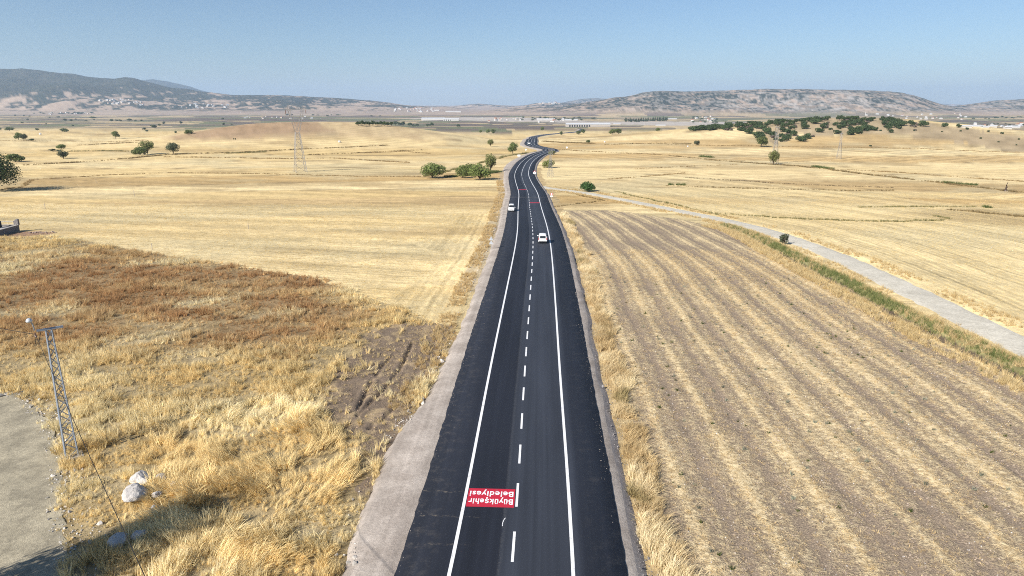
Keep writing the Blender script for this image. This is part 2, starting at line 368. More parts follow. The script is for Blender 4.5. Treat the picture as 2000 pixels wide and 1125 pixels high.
def mat_gravel(name, ca, cb, sc=6.0, strength=.6):
    b = NB(name); P = b.obj()
    n1 = b.noise(P, .4, 5, .7); n2 = b.noise(P, sc, 4, .75)
    c = b.mix(b.ss(n1, .3, .7), ca, cb); c = b.scalec(c, b.math('MULTIPLY_ADD', b.math('SUBTRACT', n2, .5), 1.1, 1.0))
    c = b.scalec(c, b.math('MULTIPLY_ADD', b.math('SUBTRACT', b.noise(P, .12, 3, .6), .5), .5, 1.0))
    return b.done(b.pbr(c, .93, .1, b.bump(b.math('ADD', n2, b.noise(P, sc*4, 2, .7)), strength, .05)))
def mat_shoulder():
    b = NB('road_base_gravel'); P = b.obj(); uv = b.uv()
    n1_ = b.noise(P, .35, 5, .65); n2 = b.noise(P, 4.0, 4, .75); n3 = b.noise(P, 14, 3, .75); tr = b.noise(b.mapv(uv, (1.6, .03, 1)), 1.0, 4, .6); dirt = b.ss(b.noise(P, .9, 5, .7), .5, .72)
    c = b.mix(b.ss(n1_, .3, .7), (.31, .265, .225), (.45, .395, .34)); c = b.scalec(c, b.math('MULTIPLY_ADD', b.math('SUBTRACT', tr, .5), .75, 1.0)); c = b.mix(b.math('MULTIPLY', dirt, .4), c, (.24, .2, .165))
    c = b.scalec(c, b.math('MULTIPLY_ADD', b.math('SUBTRACT', n2, .5), .8, 1.0)); c = b.scalec(c, b.math('MULTIPLY_ADD', b.math('SUBTRACT', n3, .5), .9, 1.0))
    return b.done(b.pbr(c, .93, .1, b.bump(b.math('ADD', n2, b.math('MULTIPLY', n3, .7)), .8, .06)))
M_SHOULDER = mat_shoulder()
M_COARSE = mat_gravel('coarse_shaded_gravel', (.2, .185, .18), (.3, .275, .26), 4.5, 1.0)  # coarser stone of the right slope, its shade also mixed into the dark tone
M_YARD = mat_gravel('packed_yard_gravel', (.25, .22, .16), (.45, .395, .28), 4.0)
M_TRACK = mat_gravel('pale_track_dust', (.52, .48, .39), (.62, .575, .475), 3.0)

def mat_plain(name, col, rough=.6, spec=.3, metal=0.0, nscale=3.0, namp=.25):
    b = NB(name); P = b.obj(); n = b.noise(P, nscale, 4, .65)
    return b.done(b.pbr(b.scalec(b.mix(0.0, col, col), b.math('MULTIPLY_ADD', b.math('SUBTRACT', n, .5), namp*2, 1.0)), b.math('MULTIPLY_ADD', n, .2, rough - .1), spec, None, metal))
def mat_paint(name, col):
    b = NB(name); P = b.obj(); n = b.noise(P, 7, 4, .75); w = b.ss(b.noise(P, 2.2, 6, .8), .54, .7)
    c = b.scalec(b.mix(0.0, col, col), b.math('MULTIPLY_ADD', b.math('SUBTRACT', n, .5), .22, 1.0))
    return b.done(b.pbr(b.mix(b.math('MULTIPLY', w, .5), c, (.14, .14, .15)), .6, .3))
M_WHITE = mat_paint('white_road_paint', (.78, .78, .77)); M_RED = mat_paint('red_road_paint', (.50, .022, .045)); M_LETTER = mat_paint('white_letter_paint', (.86, .86, .86))

def mat_grass(name, transl=.3):
    b = NB(name); c = b.attr('col', 'Color', 'INSTANCER')
    rnd = b.n('ShaderNodeObjectInfo').outputs['Random']; g = b.n('ShaderNodeNewGeometry').outputs['Random Per Island']
    c = b.scalec(c, b.math('ADD', b.math('MULTIPLY', g, .5), .75))
    d = b.n('ShaderNodeBsdfDiffuse'); b.put(d.inputs[0], c); t = b.n('ShaderNodeBsdfTranslucent'); b.put(t.inputs[0], c)
    m = b.n('ShaderNodeMixShader'); m.inputs[0].default_value = transl; b.t.links.new(d.outputs[0], m.inputs[1]); b.t.links.new(t.outputs[0], m.inputs[2])
    return b.done(m.outputs[0])
M_GRASS = mat_grass('dry_grass_blades', .32); M_STONEI = mat_grass('loose_stones', 0.0)

def mat_leaf(name, ca, cb):
    b = NB(name); P = b.obj(); n = b.noise(P, .55, 3, .6); g = b.n('ShaderNodeNewGeometry').outputs['Random Per Island']
    r = b.n('ShaderNodeObjectInfo').outputs['Random']
    c = b.mix(b.math('ADD', b.math('MULTIPLY', g, .55), b.math('MULTIPLY', n, .45)), ca, cb)
    c = b.scalec(c, b.math('MULTIPLY_ADD', r, .35, .82))
    d = b.pbr(c, .65, .25); t = b.n('ShaderNodeBsdfTranslucent'); b.put(t.inputs[0], c)
    m = b.n('ShaderNodeMixShader'); m.inputs[0].default_value = .22; b.t.links.new(d, m.inputs[1]); b.t.links.new(t.outputs[0], m.inputs[2])
    return b.done(m.outputs[0])
M_LEAF = mat_leaf('broad_leaves', (.07, .105, .032), (.20, .235, .075)); M_LEAF_OLIVE = mat_leaf('grey_green_leaves', (.055, .075, .04), (.15, .165, .09))
M_LEAF_DARK = mat_leaf('dark_scrub_leaves', (.028, .052, .02), (.085, .122, .045)); M_LEAF_YEL = mat_leaf('yellow_green_leaves', (.10, .13, .036), (.27, .27, .095))
M_LEAF_FIG = mat_leaf('fresh_green_leaves', (.03, .08, .022), (.09, .165, .045))
M_LEAF_DRY = mat_leaf('dry_grey_twigs', (.10, .08, .065), (.2, .165, .13))
M_BARK = mat_plain('bark', (.12, .09, .065), .9, .1)

# ------------------------------------------------------------------ object helpers
def tag(o, label=None, cat=None, group=None, kind=None):
    if label: o['label'] = label
    if cat: o['category'] = cat
    if group: o['group'] = group
    if kind: o['kind'] = kind
    return o
def link(name, me, mats=None, parent=None):
    o = bpy.data.objects.new(name, me); COL.objects.link(o)
    if mats is not None:
        for m in (mats if isinstance(mats, (list, tuple)) else [mats]): me.materials.append(m)
    if parent is not None: o.parent = parent
    return o
def empty(name, loc, rz=0.0, parent=None):
    o = bpy.data.objects.new(name, None); COL.objects.link(o); o.location = loc; o.rotation_euler = (0, 0, rz); o.empty_display_size = .3
    if parent is not None: o.parent = parent
    return o
def mesh_np(name, verts, faces):
    """verts (n,3), faces (m,3) or (m,4)"""
    me = bpy.data.meshes.new(name); V = np.asarray(verts, np.float32); F = np.asarray(faces, np.int32); k = F.shape[1]
    me.vertices.add(len(V)); me.vertices.foreach_set('co', V.ravel())
    me.loops.add(F.size); me.loops.foreach_set('vertex_index', F.ravel())
    me.polygons.add(len(F)); me.polygons.foreach_set('loop_start', np.arange(0, F.size, k, dtype=np.int32)); me.polygons.foreach_set('loop_total', np.full(len(F), k, np.int32))
    me.update(calc_edges=True); return me
def shade_smooth(me): me.polygons.foreach_set('use_smooth', np.ones(len(me.polygons), bool)); me.update()
def copy_tree(o, parent=None):
    c = o.copy(); COL.objects.link(c); c.parent = parent
    for ch in o.children: copy_tree(ch, c)
    return c
class MB:
    """collects simple solids into one mesh"""
    def __init__(self): self.v, self.f = [], []
    def add(self, verts, faces):
        k = len(self.v); self.v += [tuple(p) for p in verts]; self.f += [tuple(i + k for i in f) for f in faces]; return self
    def box(self, c, s, rz=0.0, M=None):
        R = M or Matrix.Rotation(rz, 3, 'Z'); c = Vector(c)
        vs_ = [c + R @ Vector((x*s[0]/2, y*s[1]/2, z*s[2]/2)) for x in (-1, 1) for y in (-1, 1) for z in (-1, 1)]
        return self.add(vs_, [(0, 1, 3, 2), (4, 6, 7, 5), (0, 4, 5, 1), (2, 3, 7, 6), (0, 2, 6, 4), (1, 5, 7, 3)])
    def bar(self, a, b, w, h=None):
        a, b = Vector(a), Vector(b); d = b - a; L = d.length
        if L < 1e-6: return self
        q = d.to_track_quat('Z', 'Y').to_matrix()
        return self.box((a + b)/2, (w, h or w, L), M=q)
    def tube(self, pts, rad, n=6, cap=True):
        k0 = len(self.v); m = len(pts); rr = rad if hasattr(rad, '__len__') else [rad]*m
        for i, p in enumerate(pts):
            p = Vector(p); d = (Vector(pts[min(i+1, m-1)]) - Vector(pts[max(i-1, 0)])).normalized(); q = d.to_track_quat('Z', 'Y')
            for j in range(n):
                a = 2*math.pi*j/n; self.v.append(tuple(p + q @ Vector((rr[i]*math.cos(a), rr[i]*math.sin(a), 0))))
        for i in range(m - 1):
            for j in range(n):
                a = k0 + i*n + j; b_ = k0 + i*n + (j+1) % n; self.f.append((a, b_, b_ + n, a + n))
        if cap:
            self.f.append(tuple(k0 + j for j in reversed(range(n)))); self.f.append(tuple(k0 + (m-1)*n + j for j in range(n)))
        return self
    def lathe(self, prof, n=10, c=(0, 0, 0), axis='Z'):
        k0 = len(self.v); m = len(prof)
        for r, h in prof:
            for j in range(n):
                a = 2*math.pi*j/n; p = (r*math.cos(a), r*math.sin(a), h)
                if axis == 'X': p = (h, r*math.cos(a), r*math.sin(a))
                if axis == 'Y': p = (r*math.cos(a), h, r*math.sin(a))
                self.v.append((p[0]+c[0], p[1]+c[1], p[2]+c[2]))
        for i in range(m-1):
            for j in range(n): self.f.append((k0+i*n+j, k0+i*n+(j+1) % n, k0+(i+1)*n+(j+1) % n, k0+(i+1)*n+j))
        self.f.append(tuple(k0+j for j in range(n))[::-1]); self.f.append(tuple(k0+(m-1)*n+j for j in range(n)))
        return self
    def build(self, name, mat, parent=None, smooth_=False):
        me = bpy.data.meshes.new(name); me.from_pydata(self.v, [], self.f); me.update()
        bm = bmesh.new(); bm.from_mesh(me); bmesh.ops.recalc_face_normals(bm, faces=bm.faces); bm.to_mesh(me); bm.free()
        if smooth_: shade_smooth(me)
        return link(name, me, mat, parent)

# ------------------------------------------------------------------ the ground sheet
def ground_colour(x, y, z):
    n = len(x); r = np.hypot(x, y)
    col = np.zeros((n, 3)); rowc = np.zeros(n); rowl = np.zeros(n); rowa = np.zeros(n); wind = np.zeros(n); texa = np.full(n, .8)
    off, run = ROADOFF(x, y)
    left = off < 0
    big = fbm(x/170, y/90, 41, 4); mid = fbm(x/22, y/14, 42, 4); fine = fbm(x/5, y/4, 43, 3)
    # strips of stubble, each a shade of its own
    wv = y + np.where(left, -.16*x, .10*x) + (fbm(x/260, y/260, 44, 3) - .5)*90
    q = np.log(np.maximum(wv, 40)/40.)*7.5; si = np.floor(q); sf = q - si
    hs = hsh(si, si*0 + left*3.0, 4); hs2 = hsh(si, si*0 + left*5.0, 8)
    gold = np.array((.625, .447, .195)); pale = np.array((.76, .60, .325)); tan = np.array((.44, .315, .155))
    c = gold[None]*(1 - hs)[:, None] + pale[None]*hs[:, None]
    c = lerp(c, pale[None], (sstep(.25, .7, big)*np.where(left, .35, .7))[:, None])
    c = np.where((hsh(si, si*0 + left*2.0, 14) < .28)[:, None] & (y > 230)[:, None], c*np.array((.80, .74, .68))[None], c)
    c = lerp(c, tan[None], (sstep(.55, .8, mid)*.45)[:, None])
    ang = np.where(left, -.27 + (hs2 - .5)*.25, .30 + (hs2 - .5)*.9)
    ang = np.where(left & (y < 240), -.26, ang)
    rowc = -np.sin(ang)*x + np.cos(ang)*y; rowl = np.cos(ang)*x + np.sin(ang)*y; rowa = np.where(y < 240, 1.15, .7 + .9*hs2); rowa = np.where(left, rowa, rowa*1.25)
    nr_ = left & (off > -19 + (mid - .5)*22) & (y > 78) & (y < 200); rowc = np.where(nr_, off*.9, rowc); rowl = np.where(nr_, y, rowl); rowa = np.where(nr_, 1.2, rowa)
    # stubble right of the track: rows run with the track
    td, toff, tl = polydist(np.where(y < 420, x, 0), np.where(y < 420, y, 9999), DIRT_TRACK[::6])
    rt = (y < 420) & (toff < 0) & (x > 10) & (td < 130); rowc = np.where(rt, td, rowc); rowl = np.where(rt, tl, rowl); rowa = np.where(rt, 1.35, rowa)
    c = np.where((rt & (td < 100))[:, None], lerp(c, np.array((.68, .55, .30))[None], .5), c)
    sm1 = fbm(x/75, y/32, 111, 4); sm2 = fbm(x/50 + 9, y/26, 112, 3)
    c = lerp(c, np.array((.40, .285, .14))[None], (sstep(.56, .72, sm1)*.6)[:, None]); c = lerp(c, np.array((.54, .455, .27))[None], (sstep(.56, .7, sm2)*.5)[:, None])
    # streaks along the rows
    stk = fbm(rowc/3.0, (np.cos(ang)*x + np.sin(ang)*y)/60, 46, 3); c = c*(1 + (stk - .5)*.34)[:, None]
    edge = np.exp(-((sf - .5)/.03)**2)*0
    # boundaries of grazed strips
    bl = sstep(.055, .0, np.minimum(sf, 1 - sf))*(y > 240)*sstep(.3, .55, mid); c = lerp(c, np.array((.30, .22, .115))[None], (bl*.85)[:, None])
    # dry grazing on the mound and on the right hill
    mc = MOUND_C; mo = np.maximum(sstep(.25, .75, gauss(x, y, mc.x, mc.y, 70, 75, 45, 130, 1.0) + (mid - .5)*.5), sstep(.4, .8, gauss(x, y, mc.x + 90, mc.y + 30, 130, 110, 60, 120, 1.0) + (mid - .5)*.6)*.5)*(y > 640)
    c = lerp(c, (np.array((.33, .22, .135))[None]*(.7 + .6*fine)[:, None]), (mo*.9)[:, None]); rowa *= (1 - mo)
    hill = (in_poly(x + (fine - .5)*30, y + (mid - .5)*60, GRAZED) | ((x > 200) & (y > 965) & (y < 1400)))*1.0
    c = lerp(c, np.array((.37, .285, .175))[None]*(.6 + .8*fbm(x/9, y/9, 49, 3))[:, None], (hill*.9)[:, None]); rowa *= (1 - hill)
    # far plain: parcels, darker ploughed land and green crops
    ux = x + .5*fbm(x/900, y/900, 50, 2)*600; cy = np.floor(np.log(np.maximum(y, 900)/900)*24 + .9*fbm(x/1500, y/1500, 51, 2)); cx = np.floor(ux/(90 + 260*hsh(cy, cy*0, 52)) + 10*hsh(cy, cy*0, 53))
    h1 = hsh(cx, cy, 54)
    far = np.array((.44, .34, .20))[None]*np.ones((n, 1))
    bear = x/np.maximum(y, 1); dk_ = sstep(-.56, -.45, bear)*sstep(.05, -.05, bear)*sstep(1700, 2300, y)*.18; far = far*(.75 + .5*hsh(cx, cy, 58))[:, None]; far = np.where((h1 < .18 + dk_)[:, None], np.array((.15, .118, .098))[None], far); far = np.where(((h1 >= .18 + dk_) & (h1 < .38 + dk_*1.6))[:, None], np.array((.165, .17, .095))[None], far)
    far = np.where((h1 > .86)[:, None], np.array((.2, .17, .12))[None], far)
    lightl = sstep(1900, 1500, y + .35*(x + 800)*(x < 0)); far = lerp(far, c, lightl[:, None])
    dusty = sstep(4300, 5200, y); far = lerp(far, np.array((.40, .30, .23))[None], (dusty*.8)[:, None])
    quarry = gauss(x, y, 120, 3300, 260, 160, 350, 300, 1.0) + gauss(x, y, 640, 2600, 330, 300, 260, 260, 1.0) + gauss(x, y, -300, 3700, 250, 250, 300, 250, .8)
    far = lerp(far, np.array((.45, .40, .345))[None], sstep(.35, .75, quarry + (mid - .5)*.4)[:, None])
    c = lerp(c, far*(.8 + .4*mid)[:, None], sstep(1050, 1250, y)[:, None]); rowa *= sstep(1250, 1000, y)
    # mountains: scrub, bare tan slopes, pale rock
    mz = mountains(x, y); mt = sstep(6, 40, mz)
    s1 = fbm(x/330, y/420, 61, 5, .65); s2 = fbm(x/70, y/110, 62, 4, .7); s3 = fbm(x/28, y/45, 63, 2)
    right = sstep(600, 1200, x)
    hgt = np.clip(mz/300, 0, 1.3)
    scrub = sstep(.455, .505, s1*.5 + s2*.5 + (hgt - .26)*np.where(x < 0, .26, .10))
    tanc = np.array((.43, .32, .235))[None]*(.8 + .4*s3)[:, None]; tanc = lerp(tanc, np.array((.40, .37, .33))[None], (right*.8*sstep(.35, .55, s2))[:, None])
    dk = np.array((.030, .038, .027))[None]*(.7 + .6*s3)[:, None]
    speck = sstep(.46, .52, fbm(x/26, y/55, 64, 3, .75)); sc_ = np.where(x > 600, lerp(scrub, speck, .5), scrub*.92 + .08*speck)
    c = lerp(c, lerp(tanc, dk, sc_[:, None]), mt[:, None]); texa = lerp(texa, .5, mt)
    # near: wild grass, bare earth, striped field
    nm = (y < 330) & (np.abs(x) < 300)
    wild = np.zeros(n, bool); wild[nm] = in_poly(x[nm] + (fine[nm]-.5)*3, y[nm] + (mid[nm]-.5)*5, WILD); wild &= (off < 0)
    c = np.where(wild[:, None], lerp(np.array((.30, .22, .12))[None], wild_colour(x, y)*.5, .4)*(.6 + .8*fbm(x/.8, y/.8, 113, 2))[:, None], c); rowa = np.where(wild, 0, rowa)
    bare = np.zeros(n, bool); bare[nm] = in_poly(x[nm] + (fine[nm]-.5)*7, y[nm] + (fbm(x[nm]/2, y[nm]/2, 48, 2)-.5)*6 + (mid[nm]-.5)*6, BARE); bare &= (off < -8)
    f2 = fbm(x/.9, y/.9, 47, 3); c = np.where(bare[:, None], lerp(np.array((.20, .152, .11))[None], np.array((.44, .33, .19))[None], (sstep(.48, .66, f2*.6 + fine*.4)*.75)[:, None]), c)
    stp = np.zeros(n, bool); stp[nm] = in_poly(x[nm], y[nm], STRIPED); stp &= (off > 9.8)
    wind = stp*1.0; rowc = np.where(stp, stripe_coord(x, y), rowc); rowl = np.where(stp, y, rowl)
    verge = (off > 6) & (off < 10.5 + (fine - .5)*3) & (y < 420); c = np.where(verge[:, None], np.array((.48, .36, .19))[None]*(.8 + .4*fine)[:, None], c)
    vl = (off < -8) & (off > -11.5) & (y > 100) & (y < 700); c = np.where(vl[:, None], lerp(c, np.array((.36, .30, .23))[None], .5), c)
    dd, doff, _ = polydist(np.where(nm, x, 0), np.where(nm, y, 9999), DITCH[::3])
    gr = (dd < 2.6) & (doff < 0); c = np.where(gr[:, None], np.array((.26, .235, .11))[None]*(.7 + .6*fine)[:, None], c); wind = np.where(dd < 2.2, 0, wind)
    dkd = (dd < .8); c = np.where(dkd[:, None], np.array((.11, .085, .06))[None], c)  # ditch bed coloured dark, standing in for the shade lying in it
    # reddish earth beside the stone enclosure
    e0 = at(45, 457); ee = np.exp(-(((x - e0.x)/7)**2 + ((y - e0.y)/4)**2)); c = lerp(c, np.array((.32, .2, .14))[None], sstep(.25, .6, ee + (fine - .5)*.4)[:, None])
    return col + c, rowc, rowa, wind, texa, rowl
def wild_colour(x, y):
    a = fbm(x/11, y/5.5, 71, 4); b_ = fbm(x/38, y/20, 72, 3); d = fbm(x/3.2, y/2.4, 73, 3)
    gold = np.array((.80, .63, .32)); pale = np.array((.90, .79, .50)); red = np.array((.48, .285, .135)); brown = np.array((.62, .45, .235))
    c = gold[None]*np.ones((len(x), 1))
    c = lerp(c, pale[None], (sstep(.52, .70, a)*.8)[:, None])
    far = sstep(66, 84, y + (b_ - .5)*26)*sstep(146, 112, y)*sstep(-17, -32, x + (a - .5)*22)
    c = lerp(c, brown[None], (far*.75)[:, None])
    c = lerp(c, red[None], (far*sstep(.58, .42, a*.7 + d*.3)*.9)[:, None]); c = lerp(c, pale[None], (far*sstep(.60, .70, a)*.9)[:, None])
    c = lerp(c, red[None], ((1 - far)*sstep(.36, .26, b_*.5 + d*.5)*.8)[:, None])
    return c*(.8 + .4*d)[:, None]

def build_ground():
    H = 576/1024*1024
    # rings: even steps in the angle below the horizon, then geometric
    dep = np.concatenate([np.linspace(1.30, .60, 40), np.tan(np.linspace(math.atan(.60), .0125, 400))])
    rr = CAMZ/dep; rr = np.concatenate([[1.5, 6, 12], rr[rr < 2100], np.geomspace(2100, 5200, 56)[1:], np.geomspace(5200, 17000, 120)[1:], [20000, 23000, 27000, 31000]])
    th = np.concatenate([np.linspace(-180, -60, 30)[:-1], np.linspace(-60, -40, 30)[:-1], np.linspace(-40, 40, 700)[:-1], np.linspace(40, 60, 30)[:-1], np.linspace(60, 180, 31)])
    th = np.radians(th)
    R, T = np.meshgrid(rr, th, indexing='ij'); X = (R*np.sin(T)).ravel(); Y = (R*np.cos(T)).ravel()
    Z = ground(X, Y); nr, nt_ = R.shape
    under, _ = ROADOFF(X, Y); Z = np.where(np.abs(under) < 7.6, np.minimum(Z, base_ground(X, Y) - .12), Z)
    col, rowc, rowa, wind, texa, rowl = ground_colour(X, Y, Z)
    def sheet(name, i0, i1, j0, j1):
        ii, jj = np.meshgrid(np.arange(i0, i1), np.arange(j0, j1), indexing='ij'); idx = (ii*nt_ + jj).ravel()
        a, b_ = i1 - i0, j1 - j0; p, q = np.meshgrid(np.arange(a-1), np.arange(b_-1), indexing='ij'); k = (p*b_ + q).ravel()
        F = np.stack([k, k + b_, k + b_ + 1, k + 1], 1)[:, ::-1]
        me = mesh_np(name, np.stack([X, Y, Z], 1)[idx], F); shade_smooth(me)
        A = me.attributes.new('col', 'FLOAT_COLOR', 'POINT'); A.data.foreach_set('color', np.concatenate([col[idx], np.ones((len(idx), 1))], 1).astype(np.float32).ravel())
        for nm, ar in (('rowc', rowc), ('rowa', rowa), ('wind', wind), ('texa', texa), ('rowl', rowl)):
            A = me.attributes.new(nm, 'FLOAT', 'POINT'); A.data.foreach_set('value', ar[idx].astype(np.float32))
        o = link(name, me, M_GROUND); o['kind'] = 'structure'; return o
    i_far = int(np.searchsorted(rr, 5400))
    sheet('ground', 0, i_far + 1, 0, nt_)
    jm = int(np.searchsorted(th, math.radians(-3)))
    sheet('mountains', i_far, nr, 0, jm + 1); sheet('mountains', i_far, nr, jm, nt_)
build_ground()

# ------------------------------------------------------------------ road, shoulders, markings
def ribbon(name, offs, zs, mat, s0=0, s1=None, step=1, parent=None, uvs=True, smooth_=True):
    """offs: list of lateral offsets (number or function of the run in metres), zs: height over the road line"""
    s1 = len(ROAD) - 1 if s1 is None else s1
    idx = []; s = float(s0)
    while s < s1:
        idx.append(s); s += step if s < 330 else max(step, 3.0)
    idx.append(float(s1)); idx = np.array(idx); ar = np.arange(len(ROAD))
    cx = np.interp(idx, ar, ROAD[:, 0]); cy = np.interp(idx, ar, ROAD[:, 1]); nx = np.interp(idx, ar, RN[:, 0]); ny = np.interp(idx, ar, RN[:, 1]); cz = np.interp(idx, ar, ROADZ)
    V, UV = [], []
    for o, z in zip(offs, zs):
        oo = o(idx) if callable(o) else np.full(len(idx), float(o)); zz = z(idx) if callable(z) else np.full(len(idx), float(z))
        V.append(np.stack([cx + nx*oo, cy + ny*oo, cz + zz], 1)); UV.append(np.stack([oo, idx], 1))
    m, n = len(offs), len(idx); V = np.stack(V, 1).reshape(-1, 3); UV = np.stack(UV, 1).reshape(-1, 2)
    p, q = np.meshgrid(np.arange(n-1), np.arange(m-1), indexing='ij'); k = (p*m + q).ravel()
    F = np.stack([k, k + 1, k + m + 1, k + m], 1)
    me = mesh_np(name, V, F)
    if smooth_: shade_smooth(me)
    if uvs:
        l = me.uv_layers.new(name='UVMap'); l.data.foreach_set('uv', UV[F.ravel()].astype(np.float32).ravel())
    return link(name, me, mat, parent)
def n1(s, k, sc): return vnoise(np.asarray(s, float)/sc, np.zeros(len(s)) + k, int(k)) - .5
def rag(base, amp, k): return lambda s: base + amp*(n1(s, k, .55)*1.5 + n1(s, k + 7, 2.3)*.5)
def lw(s):      # width of the left gravel margin
    y = np.interp(s, np.arange(len(ROAD)), ROAD[:, 1])
    return np.interp(y, [0, 32, 38, 50, 58, 66, 80, 110, 200, 360, 420, 520], [2.6, 2.6, 3.2, 3.2, 2.2, 1.6, 1.2, 1.1, 1.3, 1.9, 5.0, 4.2]) + n1(s, 31, 9)*.45 + n1(s, 33, 1.1)*.3
road = ribbon('road', [rag(-6.78, .07, 3), rag(-6.74, .07, 3), -3.6, 0, 3.6, rag(6.74, .06, 4), rag(6.78, .06, 4)], [-.12, 0, .012, .02, .012, 0, -.12], M_ASPHALT, step=.5)
road['kind'] = 'structure'
sh = ribbon('road_shoulder', [lambda s: -7.9 - lw(s), lambda s: -7.2 - lw(s), lambda s: -6.72 - lw(s), -6.5], [-.95, -.42, -.13, -.07], M_SHOULDER, step=1); sh['kind'] = 'structure'
sh = ribbon('road_shoulder', [6.5, lambda s: 7.45 + n1(s, 9, 5)*.5, lambda s: 8.5 + n1(s, 12, 4)*.5], [-.07, -.11, -.95], M_SHOULDER, step=1); sh['kind'] = 'structure'
sh.data.materials.append(M_COARSE)
_mi = np.zeros(len(sh.data.polygons), np.int32); _mi[1::2] = 1; sh.data.polygons.foreach_set('material_index', _mi)
ribbon('edge_line', [-3.71, -3.49], [.0175, .0182], M_WHITE, 20, len(ROAD) - 1, 1, road)
ribbon('edge_line', [3.49, 3.71], [.0182, .0175], M_WHITE, 20, len(ROAD) - 1, 1, road)
def on_road(px, py, dz=0.0):
    p = at(px, py); i = road_at(p.x, p.y)
    for _ in range(4):       # the carriageway stands a little over the terrain
        d = ray(px, py); t = (CAMZ - ROADZ[i] - .02)/-d[2]; p = Vector((d[0]*t, d[1]*t, 0)); i = road_at(p.x, p.y)
    return Vector((p.x, p.y, ROADZ[i] + .015 + dz)), math.atan2(-_tan[i][0], _tan[i][1])
def run_at(px, py):
    p, _ = on_road(px, py); i = road_at(p.x, p.y); return i + (p.x - ROAD[i][0])*_tan[i][0] + (p.y - ROAD[i][1])*_tan[i][1]
s_solid = road_at(*at(1019, 345).xy[:])
ribbon('centre_line', [-.085, .085], [.0245, .0245], M_WHITE, s_solid, len(ROAD) - 1, 1, road)
s = run_at(1007, 1067) - 1.5 - 5.8*2
dash_i = 0
while s + 3 < s_solid:
    ribbon('dash', [-.085, .085], [.0245, .0245], M_WHITE, s, s + 3.0, 1.0, road); s += 5.8
# red panel with lettering, upside down for the camera: it is meant for traffic coming the other way
sa = run_at(960, 990.5); sb = run_at(960, 954.5)
panel = ribbon('painted_panel', [-3.44, -.16], [.0218, .0275], M_RED, sa, sb, .5, road); panel['label'] = 'red painted panel with white lettering on the near lane'
def lettering(txt, off, s, size, width, parent, ymid=.33):
    cu = bpy.data.curves.new('lettering', 'FONT'); cu.body = txt; cu.align_x = 'CENTER'; cu.align_y = 'TOP_BASELINE'; cu.size = 1.0; cu.offset = .021; cu.space_character = 1.12; cu.extrude = 0
    tmp = bpy.data.objects.new('lettering', cu); COL.objects.link(tmp); bpy.context.view_layer.update()
    me = bpy.data.meshes.new_from_object(tmp.evaluated_get(bpy.context.evaluated_depsgraph_get())); bpy.data.objects.remove(tmp)
    V = np.array([v.co[:] for v in me.vertices]); w = V[:, 0].max() - V[:, 0].min(); V[:, 0] -= (V[:, 0].max() + V[:, 0].min())/2
    lo = V[:, 1].min(); hi = V[:, 1].max(); V[:, 0] *= width/w; V[:, 1] = (V[:, 1] - ymid)*size
    i = s; j = int(i); cx, cy = ROAD[j] + _tan[j]*(i - j); t = _tan[j]; nrm = RN[j]
    # reader faces the camera: text right = road left
    ox = off - V[:, 0]; oy = -V[:, 1]
    P = np.stack([cx + nrm[0]*ox + t[0]*oy, cy + nrm[1]*ox + t[1]*oy, ROADZ[j] + .0355 + .0*ox], 1)
    me.vertices.foreach_set('co', P.astype(np.float32).ravel()); me.update()
    return link('lettering', me, M_LETTER, parent)
lettering('B\u00fcy\u00fck\u015fehir', -1.80, sa + .66, .92, 3.06, panel)
lettering('Belediyesi', -1.80, sa + 1.62, .92, 3.06, panel)
for px0, py0, lo, hi in ((1015, 370.5, -3.45, -.15), (1043, 396, .15, 3.45)):
    s_ = run_at(px0, py0) - 1.1; o = ribbon('painted_panel', [lo, hi], [.024, .024], M_RED, s_, s_ + 2.2, 1, road)
    o['label'] = 'far red painted bar across one lane'
# arc scratch of white paint
_sc = at(983, 1036); k = road_at(_sc.x, _sc.y); a0 = MB()
for i in range(5): a0.box((_sc.x - .05 + .07*(i/4)**2*2, _sc.y - .35 + i*.18, ROADZ[k] + .024), (.05, .2, .004), -.15*i)
a0.build('paint_scratch', M_WHITE, road)

# ------------------------------------------------------------------ dirt track, yard and ditch
def drape_ribbon(name, P, offs, zs, mat, kind='structure', seed=0, amp=.35):
    P = np.asarray(P); t = np.gradient(P, axis=0); t /= np.hypot(t[:, 0], t[:, 1])[:, None]; nn = np.stack([t[:, 1], -t[:, 0]], 1)
    V = []; m = len(offs)
    for q, (o, z) in enumerate(zip(offs, zs)):
        jit = (vnoise(np.arange(len(P))*.9, np.zeros(len(P)) + q, seed) - .5)*2*amp if q in (0, m-1) else 0
        x = P[:, 0] + nn[:, 0]*(o + jit); y = P[:, 1] + nn[:, 1]*(o + jit); V.append(np.stack([x, y, ground0(x, y) + z], 1))
    V = np.stack(V, 1).reshape(-1, 3); n = len(P)
    p, q = np.meshgrid(np.arange(n-1), np.arange(m-1), indexing='ij'); k = (p*m + q).ravel()
    me = mesh_np(name, V, np.stack([k, k + 1, k + m + 1, k + m], 1)); shade_smooth(me)
    o = link(name, me, mat); o['kind'] = kind; return o
drape_ribbon('dirt_track', DIRT_TRACK, [-2.9, -2.3, -1.2, 0, 1.2, 2.3, 2.9], [-.05, .06, .05, .085, .05, .06, -.05], M_TRACK, amp=.5)
_y = []
for i in range(len(DIRT_YARD)):
    a, b_ = DIRT_YARD[i], DIRT_YARD[(i+1) % len(DIRT_YARD)]; L = (b_ - a).length; n = max(1, int(min(L/.6, 60)))
    for j in range(n):
        p = a.lerp(b_, j/n); w = .45; _y.append((p.x + (random.random()-.5)*w, p.y + (random.random()-.5)*w))
me = bpy.data.meshes.new('dirt_yard'); bm = bmesh.new()
_vs = [bm.verts.new((x, y, float(base_ground(x, y)) + .05)) for x, y in _y]
_es = [bm.edges.new((_vs[i], _vs[(i+1) % len(_vs)])) for i in range(len(_vs))]
